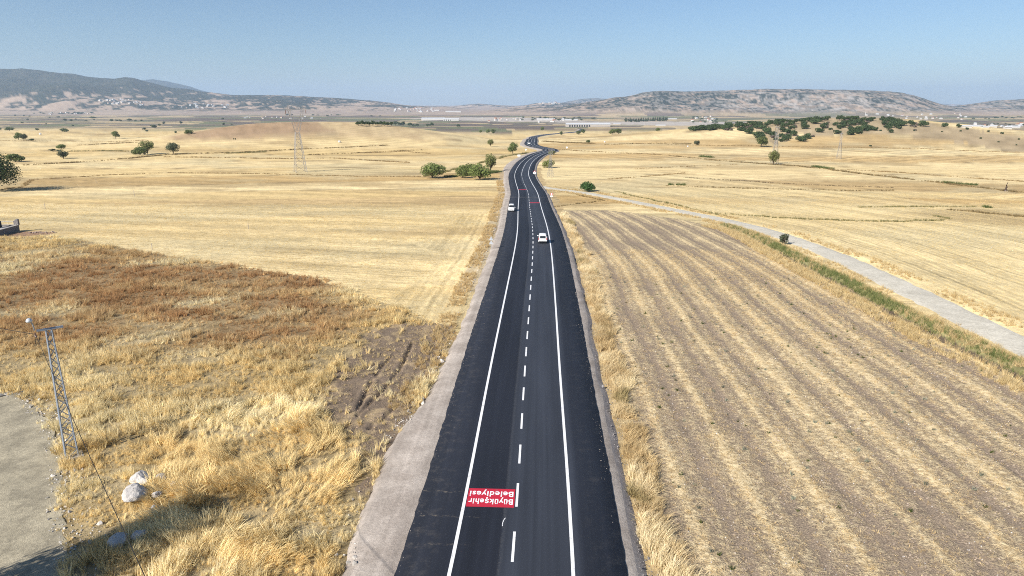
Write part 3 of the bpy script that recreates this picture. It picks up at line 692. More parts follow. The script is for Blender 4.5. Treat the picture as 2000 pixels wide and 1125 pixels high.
bmesh.ops.triangle_fill(bm, edges=_es, use_beauty=True); bmesh.ops.recalc_face_normals(bm, faces=bm.faces)
if sum(f.normal.z for f in bm.faces) < 0: bmesh.ops.reverse_faces(bm, faces=bm.faces)
bm.to_mesh(me); bm.free(); o = link('dirt_yard', me, M_YARD); o['kind'] = 'structure'

# ------------------------------------------------------------------ scattered grass, straw and stones
def gn_scatter(name, P, rot, scl, col, idx, protos, mat, label, cat):
    n = len(P); me = bpy.data.meshes.new(name); me.vertices.add(n); me.vertices.foreach_set('co', np.asarray(P, np.float32).ravel())
    for nm, typ, ar, key in (('rot', 'FLOAT_VECTOR', rot, 'vector'), ('scl', 'FLOAT_VECTOR', scl, 'vector'), ('col', 'FLOAT_COLOR', np.concatenate([col, np.ones((n, 1))], 1), 'color'), ('pick', 'INT', idx, 'value')):
        A = me.attributes.new(nm, typ, 'POINT'); A.data.foreach_set(key, np.asarray(ar, np.int32 if typ == 'INT' else np.float32).ravel())
    o = link(name, me, None)
    g = bpy.data.node_groups.new(name, 'GeometryNodeTree')
    g.interface.new_socket('Geometry', in_out='INPUT', socket_type='NodeSocketGeometry'); g.interface.new_socket('Geometry', in_out='OUTPUT', socket_type='NodeSocketGeometry')
    gi = g.nodes.new('NodeGroupInput'); go = g.nodes.new('NodeGroupOutput'); ip = g.nodes.new('GeometryNodeInstanceOnPoints'); ji = g.nodes.new('GeometryNodeJoinGeometry')
    for pm in protos:
        po = bpy.data.objects.new(pm.name, pm)
        if not pm.materials: pm.materials.append(mat)
        oi = g.nodes.new('GeometryNodeObjectInfo'); oi.inputs['Object'].default_value = po; oi.inputs['As Instance'].default_value = True; oi.transform_space = 'ORIGINAL'
        g.links.new(oi.outputs['Geometry'], ji.inputs[0])
    def named(nm, typ):
        a = g.nodes.new('GeometryNodeInputNamedAttribute'); a.data_type = typ; a.inputs['Name'].default_value = nm
        return a.outputs[0]
    g.links.new(gi.outputs[0], ip.inputs['Points']); g.links.new(ji.outputs[0], ip.inputs['Instance']); ip.inputs['Pick Instance'].default_value = True
    g.links.new(named('pick', 'INT'), ip.inputs['Instance Index']); g.links.new(named('scl', 'FLOAT_VECTOR'), ip.inputs['Scale'])
    er = g.nodes.new('FunctionNodeEulerToRotation'); g.links.new(named('rot', 'FLOAT_VECTOR'), er.inputs[0]); g.links.new(er.outputs[0], ip.inputs['Rotation'])
    g.links.new(ip.outputs[0], go.inputs[0])
    md = o.modifiers.new('scatter', 'NODES'); md.node_group = g
    tag(o, label, cat, kind='stuff'); return o

def tuft_mesh(name, nb, h, r0, lean0, lean1, curl, w, seed, comb=0.0):
    """a tuft of curved blades; comb > 0 lays all blades over towards +x"""
    R = random.Random(seed); V, F = [], []
    for _ in range(nb):
        a = R.uniform(0, 2*math.pi); rr_ = r0*math.sqrt(R.random()); bx, by = rr_*math.cos(a), rr_*math.sin(a)
        az = a + R.gauss(0, .7) if R.random() > comb else R.gauss(0, .35)
        ln = R.uniform(lean0, lean1); L = h*R.uniform(.65, 1.1); ww = w*R.uniform(.7, 1.3)
        ph = R.uniform(0, math.pi); sx, sy = math.cos(ph)*ww/2, math.sin(ph)*ww/2
        p = Vector((bx, by, -.04)); k = len(V); segs = 3; ang = ln*.55
        for i in range(segs + 1):
            f = 1 - i/segs*.9
            V += [(p.x - sx*f, p.y - sy*f, p.z), (p.x + sx*f, p.y + sy*f, p.z)]
            st = L/segs; p = p + Vector((math.sin(ang)*math.cos(az), math.sin(ang)*math.sin(az), math.cos(ang)))*st; ang += curl/segs*R.uniform(.5, 1.5)
        for i in range(segs): F.append((k + 2*i, k + 2*i + 1, k + 2*i + 3, k + 2*i + 2))
    return mesh_np(name, V, F)
T_UP = [tuft_mesh('grass_tuft', 22, .72, .17, .0, .6, .5, .032, 10 + i) for i in range(4)]
T_LAY = [tuft_mesh('lodged_grass', 24, .95, .2, .5, 1.15, 1.0, .034, 20 + i, .85) for i in range(3)]
T_WEED = [tuft_mesh('weed', 22, .55, .10, .1, .8, .2, .034, 30 + i) for i in range(2)]
T_STRAW = [tuft_mesh('straw_wisp', 14, .32, .20, .6, 1.45, .3, .034, 40 + i) for i in range(3)]
def rock_mesh(name, seed, sub=2, squash=(1, .8, .6), amp=.28):
    bm = bmesh.new(); bmesh.ops.create_icosphere(bm, subdivisions=sub, radius=.5); R = random.Random(seed); off = Vector((R.random()*9, R.random()*9, R.random()*9))
    from mathutils import noise as mn
    for _ in range(5):      # chipped flats
        nrm = Vector((R.gauss(0, 1), R.gauss(0, 1), R.gauss(0, 1))).normalized(); c = R.uniform(.26, .4)
        for v in bm.verts:
            d = v.co.dot(nrm)
            if d > c: v.co -= nrm*(d - c)*.9
    for v in bm.verts:
        k = 1 + amp*(mn.noise(v.co*2.2 + off)) + amp*.5*mn.noise(v.co*6 + off); v.co *= k; v.co.x *= squash[0]; v.co.y *= squash[1]; v.co.z *= squash[2]
    me = bpy.data.meshes.new(name); bm.to_mesh(me); bm.free(); return me
T_ROCK = [rock_mesh('stone', 50 + i, 1) for i in range(4)]

def seen(x, y, m=1.5): return (np.abs(x) < .83*y + 6)
def put(x, y, dz=0.0): return np.stack([x, y, ground(x, y) + dz], 1)
def scat(name, x, y, h0, h1, col, protos, label, cat, az=None, tilt=.12, mat=None, flat=1.0, dz=0.0, P=None, hm=1.0):
    n = len(x); s_ = rng.uniform(h0, h1, n)*hm
    rot = np.stack([rng.normal(0, tilt, n), rng.normal(0, tilt, n), rng.uniform(0, 6.28, n) if az is None else az], 1)
    scl = np.stack([s_, s_, s_*flat*rng.uniform(.8, 1.2, n)], 1)
    return gn_scatter(name, put(x, y, dz) if P is None else P, rot, scl, col, rng.integers(0, len(protos), n), protos, mat or M_GRASS, label, cat)

def u_pts(x0, x1, y0, y1, dens):
    n = int((x1-x0)*(y1-y0)*dens); return rng.uniform(x0, x1, n), rng.uniform(y0, y1, n)

# wild grass left of the road
LODGED = polyw([(330, 830), (480, 790), (640, 800), (700, 900), (690, 1010), (560, 1125), (300, 1125), (250, 1010), (330, 930)])
xs, ys = [], []
for y0, y1, dn in ((28, 52, 15), (52, 75, 11), (75, 105, 7), (105, 140, 5.0), (140, 172, 4.0)):
    a, b_ = u_pts(-y1*.86 - 8, -6, y0, y1, dn); m = seen(a, b_); xs.append(a[m]); ys.append(b_[m])
x, y = np.concatenate(xs), np.concatenate(ys)
off, run = ROADOFF(x, y); lwx = np.interp(run, np.arange(len(ROAD)), lw(np.arange(len(ROAD))))
m = in_poly(x + rng.normal(0, .4, len(x)), y + rng.normal(0, .4, len(x)), WILD) & (off < -7.4 - lwx)
yard = in_poly(x + rng.normal(0, .3, len(x)), y + rng.normal(0, .5, len(x)), DIRT_YARD); m &= ~yard
nb_ = fbm(x/2.5, y/2.5, 81, 3); br = in_poly(x + (nb_ - .5)*5, y + (nb_ - .5)*5, BARE); m &= ~br | ((rng.random(len(x)) < .13) & (nb_ > .46))
tr = np.full(len(x), 9.0)
for T in TRACKS: tr = np.minimum(tr, polydist(x, y, T)[0])
m &= (tr > .55) | (rng.random(len(x)) < .15)
clump = fbm(x/1.7, y/1.2, 82, 3); m &= (rng.random(len(x)) < sstep(.30, .52, clump)*.7 + .38)
x, y, clump = x[m], y[m], clump[m]
c = wild_colour(x + rng.normal(0, 1.3, len(x)), y + rng.normal(0, 1.0, len(x)))*rng.uniform(.72, 1.25, (len(x), 1)); hmul = (.5 + .85*sstep(.3, .7, fbm(x/2.6, y/2.6, 101, 3)))*(.55 + .5*sstep(.28, .5, clump))
flow = (fbm(x/7, y/7, 83, 3))*9.0
lay = in_poly(x + rng.normal(0, 1.0, len(x)), y + rng.normal(0, 1.0, len(x)), LODGED)
red = (c[:, 1] < .34) & (rng.random(len(x)) < .6)
k = ~lay & ~red; scat('wild_grass', x[k], y[k], .55, 1.15, c[k], T_UP, 'tall pale gold wild grass left of the road', 'grass', az=flow[k] + rng.normal(0, .8, k.sum()), tilt=.25, hm=hmul[k])
k = lay; scat('lodged_grass', x[k], y[k], .7, 1.25, c[k]*1.06, T_LAY, 'wind flattened swirling dry grass near the shoulder', 'grass', az=flow[k]*1.6 + rng.normal(0, .3, k.sum()), tilt=.12, hm=hmul[k])
k = red & ~lay; scat('red_weeds', x[k], y[k], .6, 1.2, c[k]*.95, T_WEED, 'rusty brown dry weeds in the left field', 'weeds', tilt=.2, hm=hmul[k])

# verge grass right and left of the road
def along(P, step, o0, o1, dens, seed=0):
    P = np.asarray(P); L = np.hypot(*np.diff(P, axis=0).T).sum(); n = int(L*abs(o1-o0)*dens); t = rng.uniform(0, len(P) - 1.001, n); i = t.astype(int); f = t - i
    q = P[i]*(1-f)[:, None] + P[i+1]*f[:, None]; d = P[i+1] - P[i]; d /= np.hypot(d[:, 0], d[:, 1])[:, None]; o = rng.uniform(o0, o1, n)
    return q[:, 0] + d[:, 1]*o, q[:, 1] - d[:, 0]*o, o, t
NEAR = ROAD[(ROAD[:, 1] > 26) & (ROAD[:, 1] < 120)]; MIDR = ROAD[(ROAD[:, 1] >= 120) & (ROAD[:, 1] < 200)]
X, Y, O = [], [], []
for P, dn in ((NEAR, 17), (MIDR, 8)):
    a, b_, o, t = along(P, 1, 8.0, 11.4, dn); X.append(a); Y.append(b_); O.append(o)
x, y, o = map(np.concatenate, (X, Y, O)); edge = 8.55 + (fbm(x/3 + 3, y/3.5, 84, 2) - .5)*1.6; rim = 10.5 + (fbm(x/5, y/5, 85, 2) - .5)*2.2
m = (o > edge) & (o < rim) & (rng.random(len(x)) < sstep(.2, .4, fbm(x/1.5, y/2.2, 86, 2)) + .1); x, y = x[m], y[m]
tone = fbm(x/2.2, y/3.5, 87, 3); c = lerp(np.array((.62, .47, .25))[None], np.array((.84, .71, .45))[None], sstep(.3, .65, tone)[:, None]); c = lerp(c, np.array((.36, .29, .14))[None], (sstep(.62, .74, fbm(x/4, y/4, 88, 2)))[:, None])
scat('verge_grass', x, y, .7, 1.3, c, T_UP + T_LAY[:2], 'tall dry grass along the right verge of the road', 'grass', az=.6 + (fbm(x/6, y/6, 89, 2) - .5)*5, tilt=.25)
a, b_, o, t = along(ROAD[(ROAD[:, 1] > 52) & (ROAD[:, 1] < 330)], 1, -13.0, -9.2, 5)
off, run = ROADOFF(a, b_); lwx = np.interp(run, np.arange(len(ROAD)), lw(np.arange(len(ROAD)))); m = (o < -7.6 - lwx) & (o > -10.6 - lwx) & (rng.random(len(a)) < sstep(.35, .55, fbm(a/3, b_/5, 90, 2)))
a, b_ = a[m], b_[m]; c = lerp(np.array((.50, .35, .16))[None], np.array((.70, .55, .3))[None], rng.random((len(a), 1)))
scat('verge_grass', a, b_, .5, 1.05, c, T_UP, 'straw coloured grass fringe along the left gravel margin', 'grass', tilt=.25)

# straw on the striped field
x, y = u_pts(5, 115, 28, 135, 11.0); m = seen(x, y); x, y = x[m], y[m]; off, _ = ROADOFF(x, y)
rc = stripe_coord(x, y) + (fbm(x/2, y/2, 91, 3) - .5)*2.2; ws = np.cos(2*np.pi*rc/4.7) + (fbm(x/22, y/22, 92, 3) - .48)*3.2
dd, doff, _ = polydist(x, y, DITCH[::3])
m = in_poly(x, y, STRIPED) & (off > 10.2) & (rng.random(len(x)) < .30 + .65*sstep(-.2, 1.1, ws)) & ((doff > 1.0) | (dd > 6))
x, y = x[m], y[m]; c = lerp(np.array((.54, .39, .20))[None], np.array((.80, .64, .37))[None], rng.random((len(x), 1)))
scat('cut_straw', x, y, .3, .95, c, T_STRAW, 'loose straw in windrows on the striped field', 'straw', tilt=.3, flat=.6)
x, y = u_pts(5, 85, 28, 95, 9.0); m = seen(x, y); x, y = x[m], y[m]; off, _ = ROADOFF(x, y); rc = stripe_coord(x, y); m = in_poly(x, y, STRIPED) & (off > 10) & (rng.random(len(x)) < .75 - .4*np.cos(2*np.pi*rc/4.7)) & (fbm(x/1.6, y/1.6, 103, 2) > .4); x, y = x[m], y[m]
scat('clods', x, y, .07, .24, np.array((.25, .2, .155))[None]*rng.uniform(.6, 1.35, (len(x), 1)), T_ROCK, 'broken soil clods between the straw windrows', 'soil', tilt=1.0, mat=M_STONEI, dz=-.02)
x, y = u_pts(8, 95, 30, 110, .09); off, _ = ROADOFF(x, y); m = in_poly(x, y, STRIPED) & (off > 11); x, y = x[m], y[m]
c = np.where((rng.random(len(x)) < .45)[:, None], np.array((.10, .12, .035))[None], np.array((.26, .27, .2))[None])*rng.uniform(.8, 1.3, (len(x), 1))
scat('field_weeds', x, y, .5, 1.3, c, T_WEED, 'small green and grey weeds dotted on the striped field', 'weeds', tilt=.3, flat=.6)
x, y = u_pts(8, 80, 30, 75, .5); off, _ = ROADOFF(x, y); m = in_poly(x, y, STRIPED) & (off > 11); x, y = x[m], y[m]
scat('field_stones', x, y, .06, .16, np.array((.42, .39, .36))[None]*rng.uniform(.6, 1.3, (len(x), 1)), T_ROCK, 'small pale stones on the striped field', 'stones', tilt=1.0, mat=M_STONEI)

bx0, bx1, by0, by1 = min(p.x for p in BARE), max(p.x for p in BARE), min(p.y for p in BARE), max(p.y for p in BARE)
x, y = u_pts(bx0 - 2, bx1 + 1, by0 - 2, by1 + 2, 12); off, _ = ROADOFF(x, y); m = in_poly(x + rng.normal(0, .8, len(x)), y + rng.normal(0, .8, len(x)), BARE) & (off < -9.6); x, y = x[m], y[m]; m = rng.random(len(x)) < .45
scat('clods', x[m], y[m], .07, .26, np.array((.24, .18, .13))[None]*rng.uniform(.6, 1.35, (m.sum(), 1)), T_ROCK, 'broken soil clods on the rutted bare patch', 'soil', tilt=1.0, mat=M_STONEI, dz=-.02)
m = ~m & (fbm(x/1.5, y/2.5, 114, 2) > .52); c = lerp(np.array((.50, .37, .19))[None], np.array((.75, .6, .35))[None], rng.random((m.sum(), 1)))
scat('cut_straw', x[m], y[m], .4, 1.1, c, T_STRAW, 'trampled straw on the rutted bare patch', 'straw', tilt=.3, flat=.5)
# stubble left (rows) and right of the dirt track
x, y = u_pts(-200, -6, 78, 230, 5.5); m = seen(x, y); x, y = x[m], y[m]; off, _ = ROADOFF(x, y); rcv = np.sin(.26)*x + np.cos(.26)*y
m = ~in_poly(x, y, WILD) & (off < -10) & (np.cos(2*np.pi*(rcv + (fbm(x/9, y/9, 93, 2)-.5)*1.2)/1.35) > -.1 + (fbm(x/14, y/10, 94, 2) - .5)*2.4); x, y = x[m], y[m]
c = lerp(np.array((.58, .43, .18))[None], np.array((.80, .64, .31))[None], rng.random((len(x), 1)))
scat('stubble', x, y, .3, .75, c, T_STRAW, 'rows of golden stubble on the left field', 'stubble', tilt=.2, flat=.85)
x, y = u_pts(20, 200, 70, 270, 3.6); m = seen(x, y); x, y = x[m], y[m]; td, toff, _ = polydist(x, y, DIRT_TRACK[::3])
m = (toff < 0) & (td > 3.4) & (np.cos(2*np.pi*td/1.35) > -.2 + (fbm(x/14, y/10, 95, 2) - .5)*2.0); x, y = x[m], y[m]
c = lerp(np.array((.62, .47, .21))[None], np.array((.84, .69, .36))[None], rng.random((len(x), 1)))
scat('stubble', x, y, .3, .75, c, T_STRAW, 'rows of pale stubble beyond the dirt track', 'stubble', tilt=.2, flat=.85)

# ditch and track margins
a, b_, o, t = along(DITCH, 1, -3.4, 4.2, 8); nz = fbm(a/4, b_/4, 96, 3); m = (np.abs(o) > .55) & (rng.random(len(a)) < .25 + sstep(.3, .6, nz)) & (b_ > 25); a, b_, o = a[m], b_[m], o[m]
grn = (o < 0) & (o > -2.7); c = lerp(np.array((.56, .42, .2))[None], np.array((.74, .6, .34))[None], rng.random((len(a), 1)))
gc = lerp(np.array((.12, .17, .05))[None], np.array((.34, .33, .14))[None], rng.random((len(a), 1))); grn &= rng.random(len(a)) < .5 + .5*sstep(.4, .6, fbm(a/7, b_/7, 102, 2)); c = np.where(grn[:, None], gc, c)
scat('ditch_grass', a, b_, .7, 1.25, c, T_UP, 'green and straw coloured grass along the ditch', 'grass', tilt=.25)
a, b_, o, t = along(DIRT_TRACK, 1, -6.5, 6.5, 2.6); m = (np.abs(o) > 3.0 + rng.normal(0, .25, len(o))) & (b_ < 300) & (rng.random(len(a)) < sstep(.35, .6, fbm(a/5, b_/5, 97, 2))); m &= polydist(a, b_, DITCH[::3])[0] > .7
a, b_ = a[m], b_[m]; c = lerp(np.array((.48, .35, .17))[None], np.array((.72, .58, .32))[None], rng.random((len(a), 1)))
scat('track_grass', a, b_, .6, 1.1, c, T_UP, 'dry grass margins of the pale dirt track', 'grass', tilt=.25)

# field boundaries
LINES = [([(0, 371), (43, 366), (60, 351), (213, 342), (320, 338), (533, 340), (700, 345), (822, 345)], 1.6, 'b'), ([(46, 323), (140, 318), (250, 310), (320, 303), (462, 298), (604, 291), (700, 287), (760, 284)], 2.6, 'd'),
         ([(320, 307), (470, 309), (600, 311), (640, 309), (760, 316), (800, 318)], 2.2, 'b'), ([(0, 274.5), (60, 275.5), (142, 276), (284, 274)], 3, 'b'), ([(600, 303), (700, 299), (825, 293)], 2.2, 'd'),
         ([(150, 284), (210, 281), (280, 278)], 3, 'd'), ([(135, 296), (200, 295), (250, 296)], 4, 'g'), ([(97, 293), (125, 294)], 5, 'g'), ([(700, 299), (790, 296), (840, 300)], 2, 'b'), ([(440, 300), (520, 297)], 4, 'g'),
         ([(1300, 283), (1400, 284.5), (1478, 285.5), (1655, 288), (1800, 291), (2000, 298)], 3, 'b'), ([(1300, 303), (1442, 317), (1549, 324), (1630, 333), (1833, 357), (2000, 377)], 2.4, 'd'), ([(1630, 331), (1762, 337.5), (2000, 355)], 3.2, 'b'),
         ([(1339, 347), (1549, 360), (1744, 367)], 1.2, 'k'), ([(1300, 363), (1478, 369), (1655, 372.5), (1744, 372)], 1.6, 'd'), ([(1677, 405), (1780, 404), (1904, 404.5)], 2.0, 'g'), ([(1850, 409), (2000, 424)], 2.6, 'd'),
         ([(1382, 417), (1450, 421), (1549, 427), (1691, 433), (1800, 432), (1862, 429), (1826, 422)], 1.5, 'g'), ([(1080, 405), (1180, 392), (1110, 378)], .6, 'd'), ([(868, 346), (905, 344), (940, 340), (975, 336)], 5.0, 'G'), ([(1305, 361), (1340, 362)], 3.5, 'G'), ([(1590, 326), (1628, 331)], 3.0, 'G'),
         ([(1838, 357), (1910, 362)], 3.0, 'G'), ([(1368, 306), (1392, 308)], 4.0, 'G'), ([(1925, 405), (1935, 406)], 1.5, 'G'), ([(1180, 283), (1300, 280), (1360, 281)], 3, 'd'), ([(1060, 276), (1100, 279), (1160, 281)], 7, 'd'),
         ([(1090, 292), (1150, 296), (1230, 300), (1300, 303)], 2.5, 'b'), ([(830, 345), (880, 333), (925, 322), (985, 306), (1030, 299), (1050, 297)], 3.0, 'g'), ([(1190, 350), (1260, 345), (1340, 338)], 2.0, 'b'), ([(1200, 374), (1300, 396), (1420, 424)], .9, 'g'),
         ([(1240, 330), (1330, 326), (1440, 322)], 1.2, 'b')]
X, Y, C, H_ = [], [], [], []
for pts, wd, kind in LINES:
    P = resample(np.array([(p.x, p.y) for p in polyw(pts)]), 4.0); P[1:-1] += rng.normal(0, .5, P[1:-1].shape)
    mean = P[:, 1].mean(); dens = np.clip(1100/mean, 1.2, 6)
    a, b_, o, t = along(P, 1, -wd/2, wd/2, dens); nz = fbm(a/12, b_/12, 98, 3); gate = sstep(.30, .55, nz)*.85 + (.5 if kind in 'Gk' else .15); m = rng.random(len(a)) < gate; a, b_ = a[m], b_[m]
    ca, cb = {'b': ((.30, .215, .105), (.50, .37, .19)), 'd': ((.16, .125, .06), (.42, .31, .155)), 'g': ((.15, .16, .065), (.45, .37, .18)), 'G': ((.07, .11, .035), (.2, .22, .08)), 'k': ((.12, .09, .06), (.2, .15, .09))}[kind]
    X.append(a); Y.append(b_); C.append(lerp(np.array(ca)[None], np.array(cb)[None], rng.random((len(a), 1)))); H_.append(np.full(len(a), {'G': 1.7, 'g': 1.1, 'd': 1.15, 'b': .95, 'k': .8}[kind]*np.clip(mean/330, .8, 1.5)))
x, y, c, hh = np.concatenate(X), np.concatenate(Y), np.concatenate(C), np.concatenate(H_)
n = len(x); s_ = hh*rng.uniform(.6, 1.2, n)
gn_scatter('boundary_weeds', put(x, y), np.stack([rng.normal(0, .2, n), rng.normal(0, .2, n), rng.uniform(0, 6.28, n)], 1), np.stack([s_*1.3, s_*1.3, s_], 1), c, rng.integers(0, 6, n), T_UP + T_WEED, M_GRASS, 'weeds and scrubby grass growing on the field boundaries', 'weeds')

# rubble along the shoulder and the yard
X, Y, Sz = [], [], []
a, b_, o, t = along(ROAD[(ROAD[:, 1] > 34) & (ROAD[:, 1] < 300)], 1, -12.5, -9.0, 9); off, run = ROADOFF(a, b_); lwx = np.interp(run, np.arange(len(ROAD)), lw(np.arange(len(ROAD)))); nz = fbm(a/4, b_/7, 99, 2)
m = (o < -6.7 - lwx) & (o > -8.5 - lwx) & (rng.random(len(a)) < sstep(.42, .72, nz)*.9); X.append(a[m]); Y.append(b_[m]); Sz.append(rng.gamma(2.0, .07, m.sum()) + .06)
yb = resample(np.array([(p.x, p.y) for p in DIRT_YARD[1:11]]), .5); a, b_, o, t = along(yb, 1, -2.2, .9, 17); m = rng.random(len(a)) < .9*np.exp(-np.abs(o)/1.3); X.append(a[m]); Y.append(b_[m]); Sz.append(rng.gamma(2.0, .06, m.sum()) + .05)
a, b_, o, t = along(ROAD[(ROAD[:, 1] > 30) & (ROAD[:, 1] < 140)], 1, 7.6, 8.7, 14); X.append(a); Y.append(b_); Sz.append(rng.gamma(2.0, .03, len(a)) + .03)
a, b_ = u_pts(-60, -18, 28, 66, 7.0); m = in_poly(a, b_, DIRT_YARD) & (rng.random(len(a)) < sstep(.42, .7, fbm(a/3, b_/3, 104, 3))*.8); X.append(a[m]); Y.append(b_[m]); Sz.append(rng.gamma(2.0, .022, m.sum()) + .03)
x, y, sz = np.concatenate(X), np.concatenate(Y), np.concatenate(Sz); n = len(x); off, run = ROADOFF(x, y)
P = put(x, y); ri = run.astype(int); rt_ = (off > 7) & (off < 9); P[:, 2] = np.where(rt_, np.maximum(P[:, 2], ROADZ[ri] - .12 - (off - 7.45)*.8), P[:, 2]); P[:, 2] += .02
lt = (off < -8) & (off > -14); lwx = np.interp(run, np.arange(len(ROAD)), lw(np.arange(len(ROAD)))); P[:, 2] = np.where(lt, np.maximum(P[:, 2], ROADZ[ri] - .13 - np.clip(-off - 6.72 - lwx, 0, 2)*.65), P[:, 2])
gn_scatter('rubble', P, rng.uniform(0, 6.28, (n, 3)), np.stack([sz, sz, sz*.8], 1), np.where(rt_[:, None], np.array((.24, .225, .22))[None], np.array((.44, .41, .37))[None])*rng.uniform(.55, 1.25, (n, 1)), rng.integers(0, 4, n), T_ROCK, M_STONEI, 'loose rubble and stones along the gravel edges', 'rubble')

# grit spilled over the edges of the asphalt
a, b_, o, t = along(ROAD[(ROAD[:, 1] > 30) & (ROAD[:, 1] < 150)], 1, -6.9, -5.3, 14); a2, b2, o2, t2 = along(ROAD[(ROAD[:, 1] > 30) & (ROAD[:, 1] < 150)], 1, 6.0, 7.1, 12)
a, b_, o = np.r_[a, a2], np.r_[b_, b2], np.r_[o, o2]; m = rng.random(len(a)) < np.exp(-(6.75 - np.abs(o)).clip(0)/.28)*sstep(.3, .6, fbm(a/3, b_/4, 105, 2)); a, b_, o = a[m], b_[m], o[m]; n = len(a); _, run = ROADOFF(a, b_)
zr = ROADZ[run.astype(int)] + np.where(np.abs(o) < 6.7, .012, -.07); sz = rng.gamma(2.0, .012, n) + .025
gn_scatter('grit', np.stack([a, b_, zr], 1), rng.uniform(0, 6.28, (n, 3)), np.stack([sz, sz, sz], 1), np.array((.36, .32, .28))[None]*rng.uniform(.6, 1.3, (n, 1)), rng.integers(0, 4, n), T_ROCK, M_STONEI, 'grit spilled along the edges of the asphalt', 'grit')

# ------------------------------------------------------------------ small materials
M_STEEL = mat_plain('galvanised_steel', (.27, .31, .37), .5, .5, .35); M_TOWER = mat_plain('weathered_tower_steel', (.30, .29, .28), .6, .4, .2)
M_RUBBER = mat_plain('tyre_rubber', (.02, .02, .02), .85, .2); M_RIM = mat_plain('wheel_rim', (.45, .45, .46), .35, .5, .6)
M_VAN = mat_plain('white_van_paint', (.80, .80, .79), .35, .5, 0, 2.0, .04); M_GLASS = mat_plain('dark_car_glass', (.018, .022, .026), .12, .6, 0, 1.0, .1)
M_TRIM = mat_plain('dark_plastic_trim', (.035, .035, .037), .7, .3); M_TAIL = mat_plain('red_tail_light', (.42, .015, .012), .25, .5); M_LAMP = mat_plain('headlamp_lens', (.62, .64, .66), .15, .6)
M_PLATE = mat_plain('number_plate_white', (.75, .75, .73), .5, .3); M_BLACK = mat_plain('black_cable', (.018, .018, .018), .7, .3)
M_CONC = mat_plain('rough_concrete', (.42, .39, .35), .9, .15); M_CERAMIC = mat_plain('brown_insulator', (.12, .06, .04), .3, .5); M_ALU = mat_plain('sign_back_aluminium', (.52, .55, .58), .45, .5, .3)
M_SIGNW = mat_plain('sign_white_face', (.82, .82, .82), .4, .4); M_SIGNR = mat_plain('sign_red_face', (.6, .025, .03), .4, .4)
M_WOOD = mat_plain('grey_weathered_wood', (.42, .38, .34), .85, .15); M_DEAD = mat_plain('dead_wood', (.085, .06, .045), .9, .1); M_BALE = mat_plain('white_bale_wrap', (.75, .75, .74), .5, .4)
M_WALLW = mat_plain('white_render', (.52, .50, .47), .85, .15, 0, .3, .12); M_WALLC = mat_plain('cream_render', (.45, .40, .34), .85, .15, 0, .3, .12); M_ROOFR = mat_plain('clay_tile_roof', (.34, .15, .095), .85, .15, 0, 1.0, .2); M_ROOFG = mat_plain('pale_sheet_roof', (.5, .51, .52), .5, .4, 0, .4, .1); M_BAYSHADE = mat_plain('bay_opening_shade', (.05, .055, .065), .7, .2)
def mat_rock(name, ca, cb):
    b = NB(name); P = b.obj(); n = b.noise(P, 1.6, 6, .7); v = b.noise(P, 9, 4, .75)
    c = b.mix(b.ss(n, .35, .65), ca, cb); c = b.mix(b.ss(v, .56, .7), c, (.12, .11, .1))
    return b.done(b.pbr(c, .92, .1, b.bump(b.math('ADD', n, b.math('MULTIPLY', v, .5)), .8, .12)))
M_ROCK = mat_rock('pale_limestone', (.44, .41, .38), (.62, .58, .53))
def mat_wallstone():
    b = NB('dark_field_stone'); P = b.obj(); v = b.vor(P, 2.6); e = b.vor(P, 2.6, 'DISTANCE_TO_EDGE'); cc = b.vor(P, 2.6, out='Color')
    c = b.mix(b.n('ShaderNodeSeparateColor').outputs[0] if False else v, (.24, .22, .21), (.15, .14, .14)); c = b.mix(b.ss(e, .07, .02), c, (.30, .28, .26))
    return b.done(b.pbr(c, .9, .1, b.bump(b.ss(e, 0, .12), .8, .08)))
M_WALLSTONE = mat_wallstone()

